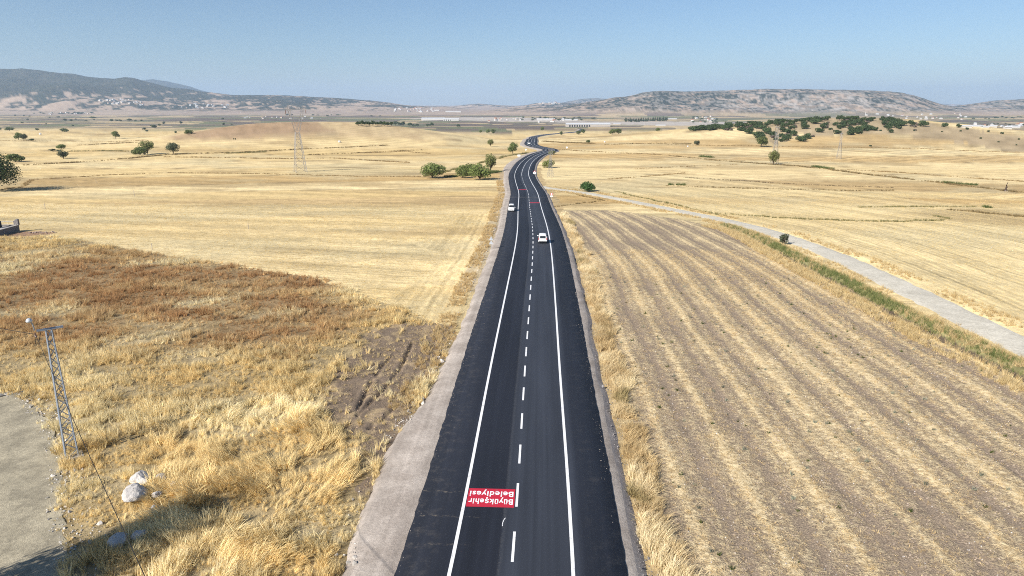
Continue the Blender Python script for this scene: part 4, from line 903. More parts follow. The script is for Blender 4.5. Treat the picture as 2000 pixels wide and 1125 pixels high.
# ------------------------------------------------------------------ two white vans
def make_van(loc, heading, label, nose_light):
    root = empty('van', loc, heading); tag(root, label, 'van', 'white vans on the road')
    st = [(2.20, .74, .34, .62, .70), (2.16, .80, .30, .80, .78), (2.0, .86, .28, .93, .82), (1.40, .90, .28, 1.10, .80), (.95, .91, .28, 1.52, .70), (.62, .91, .28, 1.72, .68), (.2, .91, .28, 1.82, .69), (-.8, .91, .28, 1.85, .70), (-1.75, .91, .28, 1.82, .69), (-2.08, .90, .30, 1.70, .68), (-2.18, .88, .34, 1.05, .80), (-2.22, .84, .38, .60, .78)]
    V, F = [], []
    for (y, hw, zb, zt, hr) in st:
        zm = min(1.02, zb + (zt - zb)*.62)
        sec = [(-hw*.93, zb), (-hw, zb + .18), (-hw, zm), (-hr - (hw - hr)*.25, lerp(zm, zt, .75)), (-hr*.86, zt - .012), (0, zt + .012), (hr*.86, zt - .012), (hr + (hw - hr)*.25, lerp(zm, zt, .75)), (hw, zm), (hw, zb + .18), (hw*.93, zb)]
        V += [(x, y, z) for x, z in sec]
    m = 11
    for i in range(len(st)-1):
        for j in range(m): F.append((i*m + j, i*m + (j+1) % m, (i+1)*m + (j+1) % m, (i+1)*m + j))
    F.append(tuple(range(m))); F.append(tuple((len(st)-1)*m + j for j in reversed(range(m))))
    b = MB(); b.add(V, F); body = b.build('body', M_VAN, root, True)
    md = body.modifiers.new('bevel', 'BEVEL'); md.width = .02; md.segments = 2; md.limit_method = 'ANGLE'
    def plate(name, pts, mat, th=.012):
        q = MB(); a = [Vector(p) for p in pts]; n = (a[1]-a[0]).cross(a[2]-a[1]).normalized(); k = len(a)
        q.add([p - n*th for p in a] + [p + n*th for p in a], [tuple(range(k))[::-1], tuple(range(k, 2*k))] + [(i, (i+1) % k, k + (i+1) % k, k + i) for i in range(k)])
        return q.build(name, mat, root)
    plate('windscreen', [(-.74, 1.36, 1.15), (.74, 1.36, 1.15), (.70, .98, 1.52), (.60, .70, 1.695), (-.60, .70, 1.695), (-.70, .98, 1.52)], M_GLASS, .02)
    plate('rear_window', [(.60, -2.172, 1.12), (-.60, -2.172, 1.12), (-.57, -2.098, 1.62), (.57, -2.098, 1.62)], M_GLASS, .02)
    for sgn in (-1, 1):
        for (ya, yb, yc, yd) in ((1.02, .12, .10, .68), (-.02, -.98, -.98, -.02), (-1.08, -1.95, -1.85, -1.08)):
            pts = [(sgn*.912, ya, 1.06), (sgn*.912, yb, 1.06), (sgn*.765, yc, 1.60), (sgn*.765, yd, 1.60)]
            plate('side_window', pts if sgn > 0 else pts[::-1], M_GLASS, .014)
        h = MB(); h.box((sgn*.66, 2.10, .74), (.30, .16, .15), sgn*-.25); h.build('headlight', M_LAMP, root)
        t = MB(); t.box((sgn*.81, -2.15, 1.0), (.16, .10, .50), sgn*.1); t.build('tail_light', M_TAIL, root)
        w = MB(); w.box((sgn*1.02, .98, 1.12), (.2, .1, .2)).box((sgn*.93, 1.0, 1.06), (.1, .05, .05)); w.build('mirror', M_VAN if sgn < 0 else M_TRIM, root)
        for yw in (1.38, -1.35):
            wh = empty('wheel', (sgn*.80, yw, .33), 0, root)
            ty = MB(); ty.lathe([(.20, -.10), (.31, -.10), (.33, -.06), (.33, .06), (.31, .10), (.20, .10)], 18, axis='X'); ty.build('tyre', M_RUBBER, wh)
            rm = MB(); rm.lathe([(.03, -.075), (.2, -.085), (.205, .085), (.03, .075)], 12, axis='X'); rm.build('rim', M_RIM, wh)
    g = MB(); g.box((0, 2.185, .50), (1.30, .07, .12)).box((0, 2.17, .68), (.75, .07, .05)); g.build('grille', M_TRIM, root)
    g = MB(); g.box((0, -2.23, .45), (1.60, .10, .16)); g.build('bumper', M_TRIM, root)
    g = MB(); g.box((0, -2.235, .86), (.52, .03, .12)); g.build('number_plate', M_PLATE, root)
    g = MB(); g.box((0, 2.225, .40), (.50, .02, .11)); g.build('number_plate', M_PLATE, root)
    return root
p, hd = on_road(1060, 476); make_van(p + Vector((math.sin(-hd)*2.2, 2.2, 0)), hd, 'white van driving away, its rear window and tail lights in view', 0)
p, hd = on_road(999, 413.5); make_van(p + Vector((0, 2.2, 0)), hd + math.pi, 'white van on the left margin coming towards us, windscreen in view', 1)
p, hd = on_road(1033.5, 281.5); make_van(p, hd + math.pi, 'tiny pale van on the far stretch of road before the crest', 1)

# ------------------------------------------------------------------ lattice pole, cables
pole_base = at(141, 892); pole_base.z = gz(pole_base.x, pole_base.y)
PH = 10.6
root = empty('lattice_pole', pole_base, math.radians(38)); tag(root, 'grey steel lattice power pole beside the gravel yard', 'utility pole')
def half(z): return lerp(.42, .18, z/PH)
lean = lambda z: 0.0
for sx in (-1, 1):
    for sy in (-1, 1):
        MB().bar((sx*half(-.3), sy*half(-.3), -.3), (sx*half(PH), sy*half(PH), PH), .08).build('leg', M_STEEL, root)
npan = 15
for k_ in range(npan):
    z0, z1 = PH*k_/npan, PH*(k_+1)/npan; h0, h1 = half(z0), half(z1)
    for f_ in range(4):
        a0, a1 = [(-1, -1), (1, -1), (1, 1), (-1, 1)][f_], [(1, -1), (1, 1), (-1, 1), (-1, -1)][f_]
        if k_ % 2: a0, a1 = a1, a0
        MB().bar((a0[0]*h0, a0[1]*h0, z0), (a1[0]*h1, a1[1]*h1, z1), .055).build('brace', M_STEEL, root)
MB().box((.1, 0, PH + .08), (1.7, .10, .10)).box((.1, .2, PH + .06), (1.7, .05, .05)).box((.1, -.2, PH + .05), (1.7, .05, .05)).build('crossarm', M_STEEL, root)
ins = MB().lathe([(.03, 0), (.09, .05), (.05, .1), (.09, .15), (.05, .2), (.08, .25), (.03, .3)], 10, (-.85, 0, PH - .42)); ins.build('insulator', M_CERAMIC, root)
lp = MB().tube([(-.86, 0, PH + .1), (-.9, -.05, PH + .6), (-1.0, -.12, PH + .85)], .04, 6); lp.build('lamp_arm', M_STEEL, root)
MB().lathe([(.02, .2), (.14, .14), (.22, .0), (.2, -.1), (.1, -.14)], 12, (-1.08, -.14, PH + .95)).build('lamp_head', M_ALU, root, True)
MB().box((0, 0, 0), (1.5, 1.5, .3)).build('footing', M_CONC, root)
MB().tube([(-.85, 0, PH - .42), (-.95, .02, PH - .9), (-.8, .05, PH - 1.35), (-.7, .02, PH - .75), (-.5, 0, PH - .1)], .022, 5).build('cable_loop', M_BLACK, root)
Rz = Matrix.Rotation(math.radians(38), 3, 'Z'); top = Vector(pole_base) + Rz @ Vector((-.85, 0, PH - .2))
def cable(a, b_, sag, r, label, n=40):
    a, b_ = Vector(a), Vector(b_); pts = [a.lerp(b_, i/n) - Vector((0, 0, sag*4*(i/n)*(1 - i/n))) for i in range(n+1)]
    o = MB().tube(pts, r, 6).build('power_cable', M_BLACK, None, True); tag(o, label, 'cable')
d_ = ray(285, 1125); t_ = 17.5/-d_[2]; q = Vector(d_*t_) + Vector((0, 0, CAMZ)); far_end = top + (q - top)*2.2; far_end.z = 10.0
cable(top, far_end, .9, .017, 'black cable running from the lattice pole towards the camera')
cable(top, (-112, 84, 10.5), .9, .02, 'black cable leaving the lattice pole to the left')
# the next pole of the line stands behind the viewpoint
nb = Vector((far_end.x, far_end.y, 0)); nb.z = gz(nb.x, nb.y)

# ------------------------------------------------------------------ boulders
for i, (px, py, w, h, lab) in enumerate([(276, 951, 43, 30, 'large pale boulder with a flat top in the dry grass'), (268, 979, 50, 32, 'grey speckled boulder just below the larger pale boulder'), (318, 945, 22, 12, 'small flat stone right of the large pale boulder'),
                                         (307, 977, 17, 13, 'small round stone right of the grey speckled boulder'), (234, 1071, 36, 26, 'rounded grey boulder in the tree shadow, the left of two'), (274, 1060, 26, 20, 'rounded grey boulder in the tree shadow, the right of two'),
                                         (300, 999, 8, 7, 'pebble sized stone below the boulders in the grass'), (340, 955, 13, 9, 'little pale stone at the right end of the boulder group')]):
    p = at(px, py); sc_ = scale_at(p); sub = 4 if w > 25 else 3
    me = rock_mesh('boulder', 200 + i*3, sub, (1.0, .85, .75) if i not in (4, 5) else (1, .95, .8), .22 if i not in (4, 5) else .1)
    o = link('boulder', me, M_ROCK); s_ = w/sc_*1.12; o.scale = (s_, s_, s_*max(.7, min(1.3, 1.25*h/w))); o.rotation_euler = (.1, .05, i*1.3)
    o.location = (p.x, p.y, gz(p.x, p.y) + .26*s_ + (.12 if w > 30 else .3))
    tag(o, lab, 'boulder', 'boulders in the dry grass')

# ------------------------------------------------------------------ trees and shrubs
def leaf_cards(pts, nrm, size, seed):
    """one bent leaf clump card per point, turned roughly outwards"""
    R = np.random.default_rng(seed); n = len(pts); d = nrm + R.normal(0, .75, (n, 3)); d /= np.linalg.norm(d, axis=1)[:, None]
    u = np.cross(d, R.normal(0, 1, (n, 3))); u /= np.linalg.norm(u, axis=1)[:, None]; v = np.cross(d, u)
    s_ = (size*R.uniform(.6, 1.35, n))[:, None]; el = R.uniform(.55, 1.0, n)[:, None]
    c = pts; A = c - u*s_; B = c + v*s_*el*.6 + d*s_*.18; C = c + u*s_; D = c - v*s_*el*.6 + d*s_*.18
    V = np.stack([A, D, C, B], 1).reshape(-1, 3); k = np.arange(n)*4
    F = np.concatenate([np.stack([k, k+1, k+3], 1), np.stack([k+1, k+2, k+3], 1)]); return V, F
def crown_points(lobes, n, seed, shell=.55):
    R = np.random.default_rng(seed); vol = np.array([l[3]*l[4]*l[5] for l in lobes])**.66; pick = R.choice(len(lobes), n, p=vol/vol.sum()); L = np.array(lobes)[pick]
    d = R.normal(0, 1, (n, 3)); d /= np.linalg.norm(d, axis=1)[:, None]; r = R.uniform(shell, 1.05, n)**.8
    p = L[:, :3] + d*L[:, 3:6]*r[:, None]
    nn = d/L[:, 3:6]; nn /= np.linalg.norm(nn, axis=1)[:, None]; return p, nn
def make_tree(name, h, w, trunk, n, leaf, mat, seed, style='round', nlobes=12):
    R = random.Random(seed); root = empty(name, (0, 0, 0)); lobes = []; tb = MB(); cz = trunk + (h - trunk)*.48
    tb.tube([(0, 0, -.25), (R.uniform(-.05, .05)*w*.1, 0, trunk*.55), (R.uniform(-.1, .1)*w*.3, R.uniform(-.1, .1)*w*.2, trunk + .25*(h-trunk))], [.050*h, .036*h, .02*h], 8)
    for i in range(nlobes):
        a = 2*math.pi*i*.381966*1.0 + R.uniform(-.4, .4); f = math.sqrt((i + .5)/nlobes)
        if style == 'round': r_ = w*.5*f*.68; z = cz + (h-trunk)*.5*(R.uniform(-.75, .75)*math.sqrt(max(0, 1 - f*f*.75))); s_ = w*R.uniform(.17, .27); zz = .8
        elif style == 'spiky': r_ = w*.5*f*.70; z = trunk + (h-trunk)*(.25 + .6*R.random()*(1 - .35*f)); s_ = w*R.uniform(.12, .2); zz = 1.35
        elif style == 'shrub': r_ = w*.5*f*.72; z = h*(.28 + .42*R.random()*(1 - .45*f)); s_ = w*R.uniform(.16, .26); zz = .8
        else: z = trunk + (h-trunk)*(i + .5)/nlobes; r_ = w*.18*(1 - (i/nlobes))*R.random(); s_ = w*.36*(1.05 - i/nlobes); r_ = w*.30*(1 - i/nlobes)*R.uniform(.5, 1.0); zz = .7
        x_, y_ = r_*math.cos(a), r_*math.sin(a); lobes.append((x_, y_, z, s_, s_*R.uniform(.8, 1.1), s_*zz))
        if i % 2 == 0 or style == 'spiky':
            st = (0, 0, trunk*R.uniform(.5, 1.0)); mid_ = (x_*.4, y_*.4, lerp(st[2], z, .55)); tb.tube([st, mid_, (x_*.95, y_*.95, z)], [.018*h, .013*h, .005*h], 5)
    tb.build('trunk', M_BARK, root, True)
    p, nn = crown_points(lobes, n, seed); keep = p[:, 2] > .04*h; V, F = leaf_cards(p[keep], nn[keep], leaf, seed + 1)
    me = mesh_np('crown', V, F); link('crown', me, mat, root)
    return root
P_ROUND = [make_tree('tree', 6.2, 6.0, 1.5, 2600, .26, M_LEAF, 301, 'round', 16), make_tree('tree', 6.5, 7.0, 1.3, 2600, .27, M_LEAF_OLIVE, 302, 'round', 18)]
P_SPIKE = [make_tree('tree', 6.5, 6.6, 1.3, 2400, .23, M_LEAF_YEL, 311, 'spiky', 22), make_tree('tree', 6.8, 5.6, 1.5, 2200, .23, M_LEAF, 312, 'spiky', 20)]
P_SHRUB = [make_tree('shrub', 3.4, 5.6, .4, 2200, .22, M_LEAF_FIG, 321, 'shrub', 18), make_tree('shrub', 4.0, 5.2, .4, 2200, .24, M_LEAF, 322, 'shrub', 16), make_tree('shrub', 3.6, 5.4, .4, 1500, .25, M_LEAF_YEL, 323, 'shrub', 14)]
M_LEAF_BRIGHT = mat_leaf('bright_green_leaves', (.085, .13, .035), (.25, .29, .09))
P_BUSH = [make_tree('shrub', 5.0, 6.0, .4, 2600, .22, M_LEAF_BRIGHT, 325, 'shrub', 22), make_tree('tree', 5.4, 6.2, .7, 2400, .22, M_LEAF_BRIGHT, 326, 'spiky', 24)]
P_CONE = [make_tree('tree', 3.4, 2.6, .4, 1000, .15, M_LEAF_OLIVE, 331, 'spiky', 16)]
P_BIG = [make_tree('tree', 12.5, 15.0, 2.6, 7000, .32, M_LEAF_DARK, 341, 'round', 34)]
P_HILL = [make_tree('scrub_oak', 5.0, 6.6, .7, 520, .50, M_LEAF_DARK, 351 + i, 'shrub', 10) for i in range(4)] + [make_tree('shrub', 2.4, 3.8, .3, 200, .5, M_LEAF_DRY, 361, 'shrub', 7)]
P_FAR = [make_tree('tree', 7.0, 8.0, 1.2, 240, .9, M_LEAF_DARK, 371 + i, 'round', 8) for i in range(2)] + [make_tree('tree', 6.0, 8.5, .8, 240, .9, M_LEAF_OLIVE, 381, 'shrub', 8)]
P_POP = [make_tree('conifer', 10.0, 4.4, 1.4, 300, .75, M_LEAF_DARK, 391, 'cone', 6)]
DIMS = {}
for P, h, w in ((P_ROUND[0], 6.2, 6.0), (P_ROUND[1], 6.5, 7.0), (P_SPIKE[0], 6.5, 6.6), (P_SPIKE[1], 6.8, 5.6), (P_SHRUB[0], 3.4, 5.6), (P_SHRUB[1], 4.0, 5.2), (P_SHRUB[2], 3.6, 5.4), (P_CONE[0], 3.4, 2.6), (P_BUSH[0], 5.0, 6.0), (P_BUSH[1], 5.4, 6.2), (P_BIG[0], 12.5, 15), (P_HILL[0], 5, 6.6), (P_HILL[1], 5, 6.6), (P_HILL[2], 5, 6.6), (P_HILL[3], 5, 6.6), (P_HILL[4], 2.4, 3.8), (P_FAR[0], 7, 8), (P_FAR[1], 7, 8), (P_FAR[2], 6, 8.5), (P_POP[0], 10, 4.4)): DIMS[P.name] = (h, w)
PROTOS = P_BUSH + P_ROUND + P_SPIKE + P_SHRUB + P_CONE + P_BIG + P_HILL + P_FAR + P_POP; USED = set()
def plant_at(proto, x, y, sx, sz, rz, label, cat, group=None, z=None):
    o = proto if proto.name not in USED else copy_tree(proto); USED.add(proto.name)
    o.location = (x, y, (gz(x, y) if z is None else z) - .05); o.scale = (sx, sx, sz); o.rotation_euler = (0, 0, rz)
    for k_ in ('label', 'category', 'group'):
        if k_ in o: del o[k_]
    return tag(o, label, cat, group)
def plant(proto, x0, x1, ytop, ybase, label, cat='tree', group=None):
    p = at((x0 + x1)/2, ybase); sc_ = scale_at(p); h, w = DIMS[proto.name]
    return plant_at(proto, p.x, p.y, (x1 - x0)/sc_/w*1.02, (ybase - ytop)/sc_/h*1.04, random.uniform(0, 6.28), label, cat, group)

# trees one can point at
plant(P_BUSH[0], 820, 868, 311, 348, 'big bushy green shrub left of the tree clump beside the road', 'shrub')
plant(P_BUSH[1], 889, 917, 325, 347.5, 'smallest tree of the roadside clump, at its left front', 'tree', 'tree clump left of the road')
plant(P_BUSH[1], 895, 937, 320, 342, 'pale green spreading tree at the back of the roadside clump', 'tree', 'tree clump left of the road')
plant(P_BUSH[1], 912, 962, 321, 351, 'bright green tree at the right front of the roadside clump', 'tree', 'tree clump left of the road')
plant(P_SPIKE[0], 946, 971, 301, 336, 'tall pointed tree at the right back of the roadside clump', 'tree', 'tree clump left of the road')
plant(P_ROUND[0], 991, 1012, 280, 301, 'dark round tree left of the road bend')
plant(P_SPIKE[0], 951, 965, 272, 286, 'yellowish tree standing alone beyond the round tree at the bend')
plant(P_SHRUB[2], 1059, 1083, 308, 328, 'olive shrub behind the small power tower by the road', 'shrub')
plant(P_SHRUB[2], 1071, 1084, 292, 302, 'small shrub on the inside of the sharp road bend', 'shrub')
plant(P_SHRUB[0], 1131, 1165, 354, 374, 'dark green leafy shrub beside the dirt track junction', 'shrub')
plant(P_ROUND[0], 1476, 1499, 268, 287, 'round tree on the right field left of the power tower')
plant(P_SPIKE[0], 1497, 1523, 294, 322, 'loose yellow green tree at the foot of the right power tower')
plant(P_ROUND[1], 1355, 1367, 274, 284, 'small lone tree on the pale right field')
plant(P_CONE[0], 1519, 1540, 453, 478, 'small conical tree between the ditch and the dirt track')
plant(P_SHRUB[1], 260, 287, 284, 303, 'dense dark shrub on the left field beside a spreading tree', 'shrub')
plant(P_SPIKE[0], 273, 304, 275, 301, 'spreading tree with raised branches behind the dark shrub on the left field')
plant(P_ROUND[1], 326, 351, 278, 300, 'rounded grey green tree on the left field')
plant(P_SHRUB[1], 14, 46, 297, 316, 'wide dark shrub behind the big tree at the left edge', 'shrub')
plant(P_ROUND[1], 114, 135, 294, 310, 'grey green tree on the left field in front of a small shrub')
plant(P_SHRUB[1], 111, 128, 280, 291, 'small dark shrub behind the grey green tree on the left field', 'shrub')
plant(P_ROUND[0], 29, 44, 260, 273.5, 'left of two touching trees on the far left field')
plant(P_ROUND[1], 40, 54, 261, 274, 'right of two touching trees on the far left field')
plant(P_ROUND[0], 220, 232, 258, 271, 'upright dark tree far off on the left field')
plant(P_SHRUB[1], 361, 377, 252, 262, 'dark shrub at the foot of the brown mound', 'shrub')
plant(P_SHRUB[1], 119, 134, 249, 258, 'low dark shrub alone far off on the left field', 'shrub')
plant(P_SHRUB[1], 11, 27, 247, 255, 'low dark shrub far off near the left edge', 'shrub')
plant(P_ROUND[0], 1055, 1063, 248, 256, 'lone dark tree on the green field behind the road crest')
plant(P_ROUND[0], 1093, 1099, 257, 265, 'little tree at the edge of the brown strip behind the road crest')
plant(P_SHRUB[1], 1145, 1153, 272, 279, 'little round shrub right of the road crest', 'shrub')
plant(P_ROUND[0], 1125, 1135, 256, 263, 'tree covering the far end of the road, the left of two')
plant(P_ROUND[0], 1134, 1144, 253, 261, 'tree covering the far end of the road, the right of two')
plant(P_ROUND[0], 1188, 1203, 253, 263, 'dark tree behind the pale field, left of a pair'); plant(P_ROUND[0], 1199, 1216, 252, 262, 'dark tree behind the pale field, right of a pair')
plant(P_ROUND[0], 1280, 1290, 250, 257, 'round dark tree on the rim of the pale right field')
plant(P_ROUND[0], 936, 942, 254, 260, 'leftmost of three small trees on the brown strip'); plant(P_ROUND[0], 949, 958, 253, 261, 'middle of three small trees on the brown strip'); plant(P_ROUND[0], 959, 968, 253, 262, 'rightmost of three small trees on the brown strip')
b0 = at(-10, 373); plant_at(P_BIG[0], b0.x, b0.y, 1.36, 1.16, .7, 'big dark tree cut by the left edge of the picture', 'tree')
b1 = plant_at(P_BIG[0], -36.0, 25.5, .44, 1.30, 2.1, 'tree just outside the lower left corner, seen by its shadow', 'tree')
# small far trees over the left plain
for (x0, x1, y0, y1) in [(69, 77, 250, 255), (58, 68, 271, 276), (231, 235, 263, 270), (341, 346, 255, 261), (434, 440, 239, 245), (351, 357, 236, 243), (295, 307, 243, 251), (279, 286, 248, 254), (284, 290, 253, 258), (309, 315, 242, 247), (317, 323, 236, 243), (215, 222, 232, 238),
                         (225, 232, 233, 237), (232, 239, 233, 237), (248, 258, 232, 237), (262, 267, 233, 237), (274, 279, 233, 237), (175, 188, 227, 232), (124, 131, 231, 237), (136, 142, 233, 238), (146, 150, 231, 234), (166, 171, 234, 237), (111, 117, 226, 230), (45, 49, 224, 227), (56, 60, 225, 228), (28, 32, 224, 227),
                         (95, 99, 228, 231), (52, 57, 231, 235), (41, 46, 238, 241), (88, 92, 240, 243), (140, 145, 243, 247), (182, 186, 232, 235), (433, 438, 229, 234), (450, 455, 241, 244), (0, 4, 250, 255), (97, 110, 291, 296), (110, 120, 292, 296)]:
    plant(P_FAR[random.randrange(3)], x0, x1, y0, y1, 'small dark tree or bush dotted over the far left plain', 'tree', 'small trees on the far left plain')
# tree row behind the mound
xr = 694
while xr < 786:
    w_ = random.uniform(8, 13); plant(P_FAR[random.randrange(2)], xr, xr + w_, 236 + (787 - xr)*-.0 + random.uniform(0, 2.5), 246 + random.uniform(-.6, .8), 'dark tree in the dense row behind the left mound', 'tree', 'tree row behind the left mound'); xr += w_*.72
for x0, x1, y0, y1 in ((795, 806, 240, 247), (811, 819, 242, 247.5), (831, 839, 242, 248), (839, 848, 240, 248.5), (891, 899, 243, 249.5), (804, 811, 243, 247)):
    plant(P_FAR[0], x0, x1, y0, y1, 'separate dark tree right of the dense tree row', 'tree', 'trees right of the tree row')
for i in range(26):
    x0 = 1218 + i*3.3 + random.uniform(-1, 1); b_ = 239 - i*.10; plant(P_POP[0], x0, x0 + 5, b_ - random.uniform(6.5, 9), b_ + random.uniform(-1.2, .5), 'dark conifer in the far plantation before the right hills', 'tree', 'far conifer plantation')
for i in range(32):
    x0 = random.choice([random.uniform(1000, 1190), random.uniform(1040, 1140), random.uniform(1350, 1400)]); b_ = (234 + random.uniform(-3, 2)) if x0 < 1300 else random.uniform(230, 241)
    plant(P_FAR[random.randrange(3)], x0, x0 + random.uniform(4, 8), b_ - random.uniform(3, 5), b_, 'distant dark tree around the far sheds and villages', 'tree', 'distant trees around the far sheds')
for i in range(28):
    x0 = random.choice([random.uniform(60, 180), random.uniform(100, 175), random.uniform(550, 740)]); b_ = (222.5 if x0 < 300 else 225.5 + (x0 - 550)*.012) + random.uniform(-1.5, 1.2)
    plant(P_FAR[random.randrange(3)], x0, x0 + random.uniform(3, 8), b_ - random.uniform(2, 3.6), b_, 'distant dark tree in the hedgerows below the left range', 'tree', 'distant hedgerow trees below the left range')
for i in range(26):
    x0 = random.uniform(1880, 2000); b_ = random.choice([random.uniform(229, 233), random.uniform(243, 250)])
    if at(x0, b_).y > 1500: plant(P_FAR[random.randrange(3)], x0, x0 + random.uniform(3, 7), b_ - random.uniform(2.5, 4), b_, 'distant tree among the white buildings at the right edge', 'tree', 'distant trees in the right town')
# scrub oaks on the right hill
tx = [1340, 1400, 1450, 1500, 1550, 1600, 1650, 1700, 1740, 1800]; tp = [250, 245, 240, 236, 233, 230, 228, 228, 230, 241]; bt = [252, 250, 251, 274, 274, 268, 262, 258, 255, 250]
cnt = 0
while cnt < 225:
    x_ = random.choice([random.uniform(1342, 1800), random.uniform(1342, 1490), random.uniform(1480, 1800), random.uniform(1480, 1760)]); t0, t1 = np.interp(x_, tx, tp), np.interp(x_, tx, bt); f = random.random()**1.6; y_ = t0 + (t1 - t0)*f + 5
    if float(fbm(np.array([x_/28.]), np.array([y_/7.]), 7, 2)[0]) < .24 + .08*f: continue
    p = at(x_, y_)
    if p.y > 1500: continue
    pr = P_HILL[random.randrange(4)] if random.random() < .85 else P_HILL[4]; sc_ = random.uniform(.95, 1.55)
    plant_at(pr, p.x, p.y, sc_, sc_*random.uniform(.85, 1.1), random.uniform(0, 6.28), ('scrub oak %s of the hill thicket' if pr is not P_HILL[4] else 'grey leafless bush %s of the hill thicket') % (('on the upper rim' if f < .35 else 'on the lower edge' if f > .7 else 'in the middle') + (' at the left end' if x_ < 1480 else ' at the right end' if x_ > 1680 else ' in the centre part')), 'tree', 'scrub oaks on the right hill' if pr is not P_HILL[4] else 'bare bushes on the right hill'); cnt += 1
for i, (x_, y_, w_) in enumerate([(1685, 253.5, 8), (1757, 252, 9), (1803, 247, 19), (1845, 248, 13), (1872, 249, 11), (1889, 253, 7), (1930, 258, 6), (1957, 262, 7), (1876, 257, 5), (1915, 271, 5), (1990, 273, 5), (1622, 254, 8), (1640, 252, 7), (1720, 256, 5), (1785, 256, 4), (1700, 286, 5), (1985, 284, 4), (1950, 278, 4), (1840, 258, 4), (1480, 262, 9), (1492, 272, 8), (1515, 274, 10), (1560, 271, 9)]):
    p = at(x_, y_); sc_ = w_/scale_at(p)/6.4; plant_at(P_HILL[i % 4], p.x, p.y, sc_, sc_, i*.7, 'single round bush on the bare slope of the right hill', 'shrub', 'single bushes on the bare right slope')

# ------------------------------------------------------------------ power towers
def make_tower(label, loc, H, rz, b=.09):
    root = empty('power_tower', loc, rz); tag(root, label, 'power tower', 'steel power towers'); bw, ww, zw = H*.085, H*.030, H*.60; th = H*.0034
    cor = [(-1, -1), (1, -1), (1, 1), (-1, 1)]
    for c in cor: MB().bar((c[0]*bw, c[1]*bw, -.4), (c[0]*ww, c[1]*ww, zw), th*1.35).build('leg', M_TOWER, root)
    lat = MB(); np_ = 7
    zs_ = [zw*(1 - (1 - k_/np_)**1.35) for k_ in range(np_ + 1)]
    for k_ in range(np_):
        h0 = lerp(bw, ww, zs_[k_]/zw); h1 = lerp(bw, ww, zs_[k_+1]/zw)
        for f_ in range(4):
            a, c = cor[f_], cor[(f_+1) % 4]
            lat.bar((a[0]*h0, a[1]*h0, zs_[k_]), (c[0]*h1, c[1]*h1, zs_[k_+1]), th*.75); lat.bar((c[0]*h0, c[1]*h0, zs_[k_]), (a[0]*h1, a[1]*h1, zs_[k_+1]), th*.75); lat.bar((a[0]*h1, a[1]*h1, zs_[k_+1]), (c[0]*h1, c[1]*h1, zs_[k_+1]), th*.75)
    lat.build('bracing', M_TOWER, root)
    zt = H*.93; aw = H*.115
    for sx in (-1, 1):
        arm = MB()
        for sy in (-1, 1):
            arm.bar((sx*ww, sy*ww, zw), (sx*aw, sy*ww*.8, zt), th*1.1); arm.bar((-sx*ww*.2, sy*ww, zw + H*.02), (sx*(aw - H*.03), sy*ww*.8, zt), th)
        for k_ in range(6):
            f0, f1 = k_/6, (k_+1)/6
            arm.bar((lerp(sx*ww, sx*aw, f0), ww, lerp(zw, zt, f0)), (lerp(-sx*ww*.2, sx*(aw - H*.03), f1), ww, lerp(zw, zt, f1)), th*.7); arm.bar((lerp(sx*ww, sx*aw, f0), ww, lerp(zw, zt, f0)), (lerp(sx*ww, sx*aw, f1), -ww, lerp(zw, zt, f1)), th*.7)
        arm.bar((sx*aw, 0, zt), (sx*aw, 0, H), th); arm.build('arm', M_TOWER, root)
        MB().lathe([(.02*H/30, 0), (.13*H/30, .3*H/30), (.13*H/30, 1.6*H/30), (.02*H/30, 2.0*H/30)], 6, (sx*H*.15, 0, zt - 2.0*H/30)).build('insulator', M_CERAMIC, root)
    cb = MB()
    for sy in (-1, 1): cb.bar((-H*.16, sy*ww*.6, zt), (H*.16, sy*ww*.6, zt), th); 
    cb.bar((-H*.16, 0, zt + H*.025), (H*.16, 0, zt + H*.025), th)
    for k_ in range(12): cb.bar((lerp(-.16, .16, k_/12)*H, ww*.6, zt), (lerp(-.16, .16, (k_+1)/12)*H, 0, zt + H*.025), th*.7)
    cb.build('crossbeam', M_TOWER, root); return root
for (px, py, ptop, rz, lab) in ((587, 336, 213, .5, 'tall steel lattice tower alone on the left golden field'), (1512, 320, 248, .9, 'steel tower behind the loose yellow green tree on the right'), (1638, 311, 260, .9, 'steel tower farther right on the pale field below the wooded hill'),
                                (1075, 346, 290, 1.0, 'small steel tower right beside the road bend')):
    p = at(px, py); make_tower(lab, (p.x, p.y, gz(p.x, p.y)), (py - ptop)/scale_at(p)*1.03, rz)

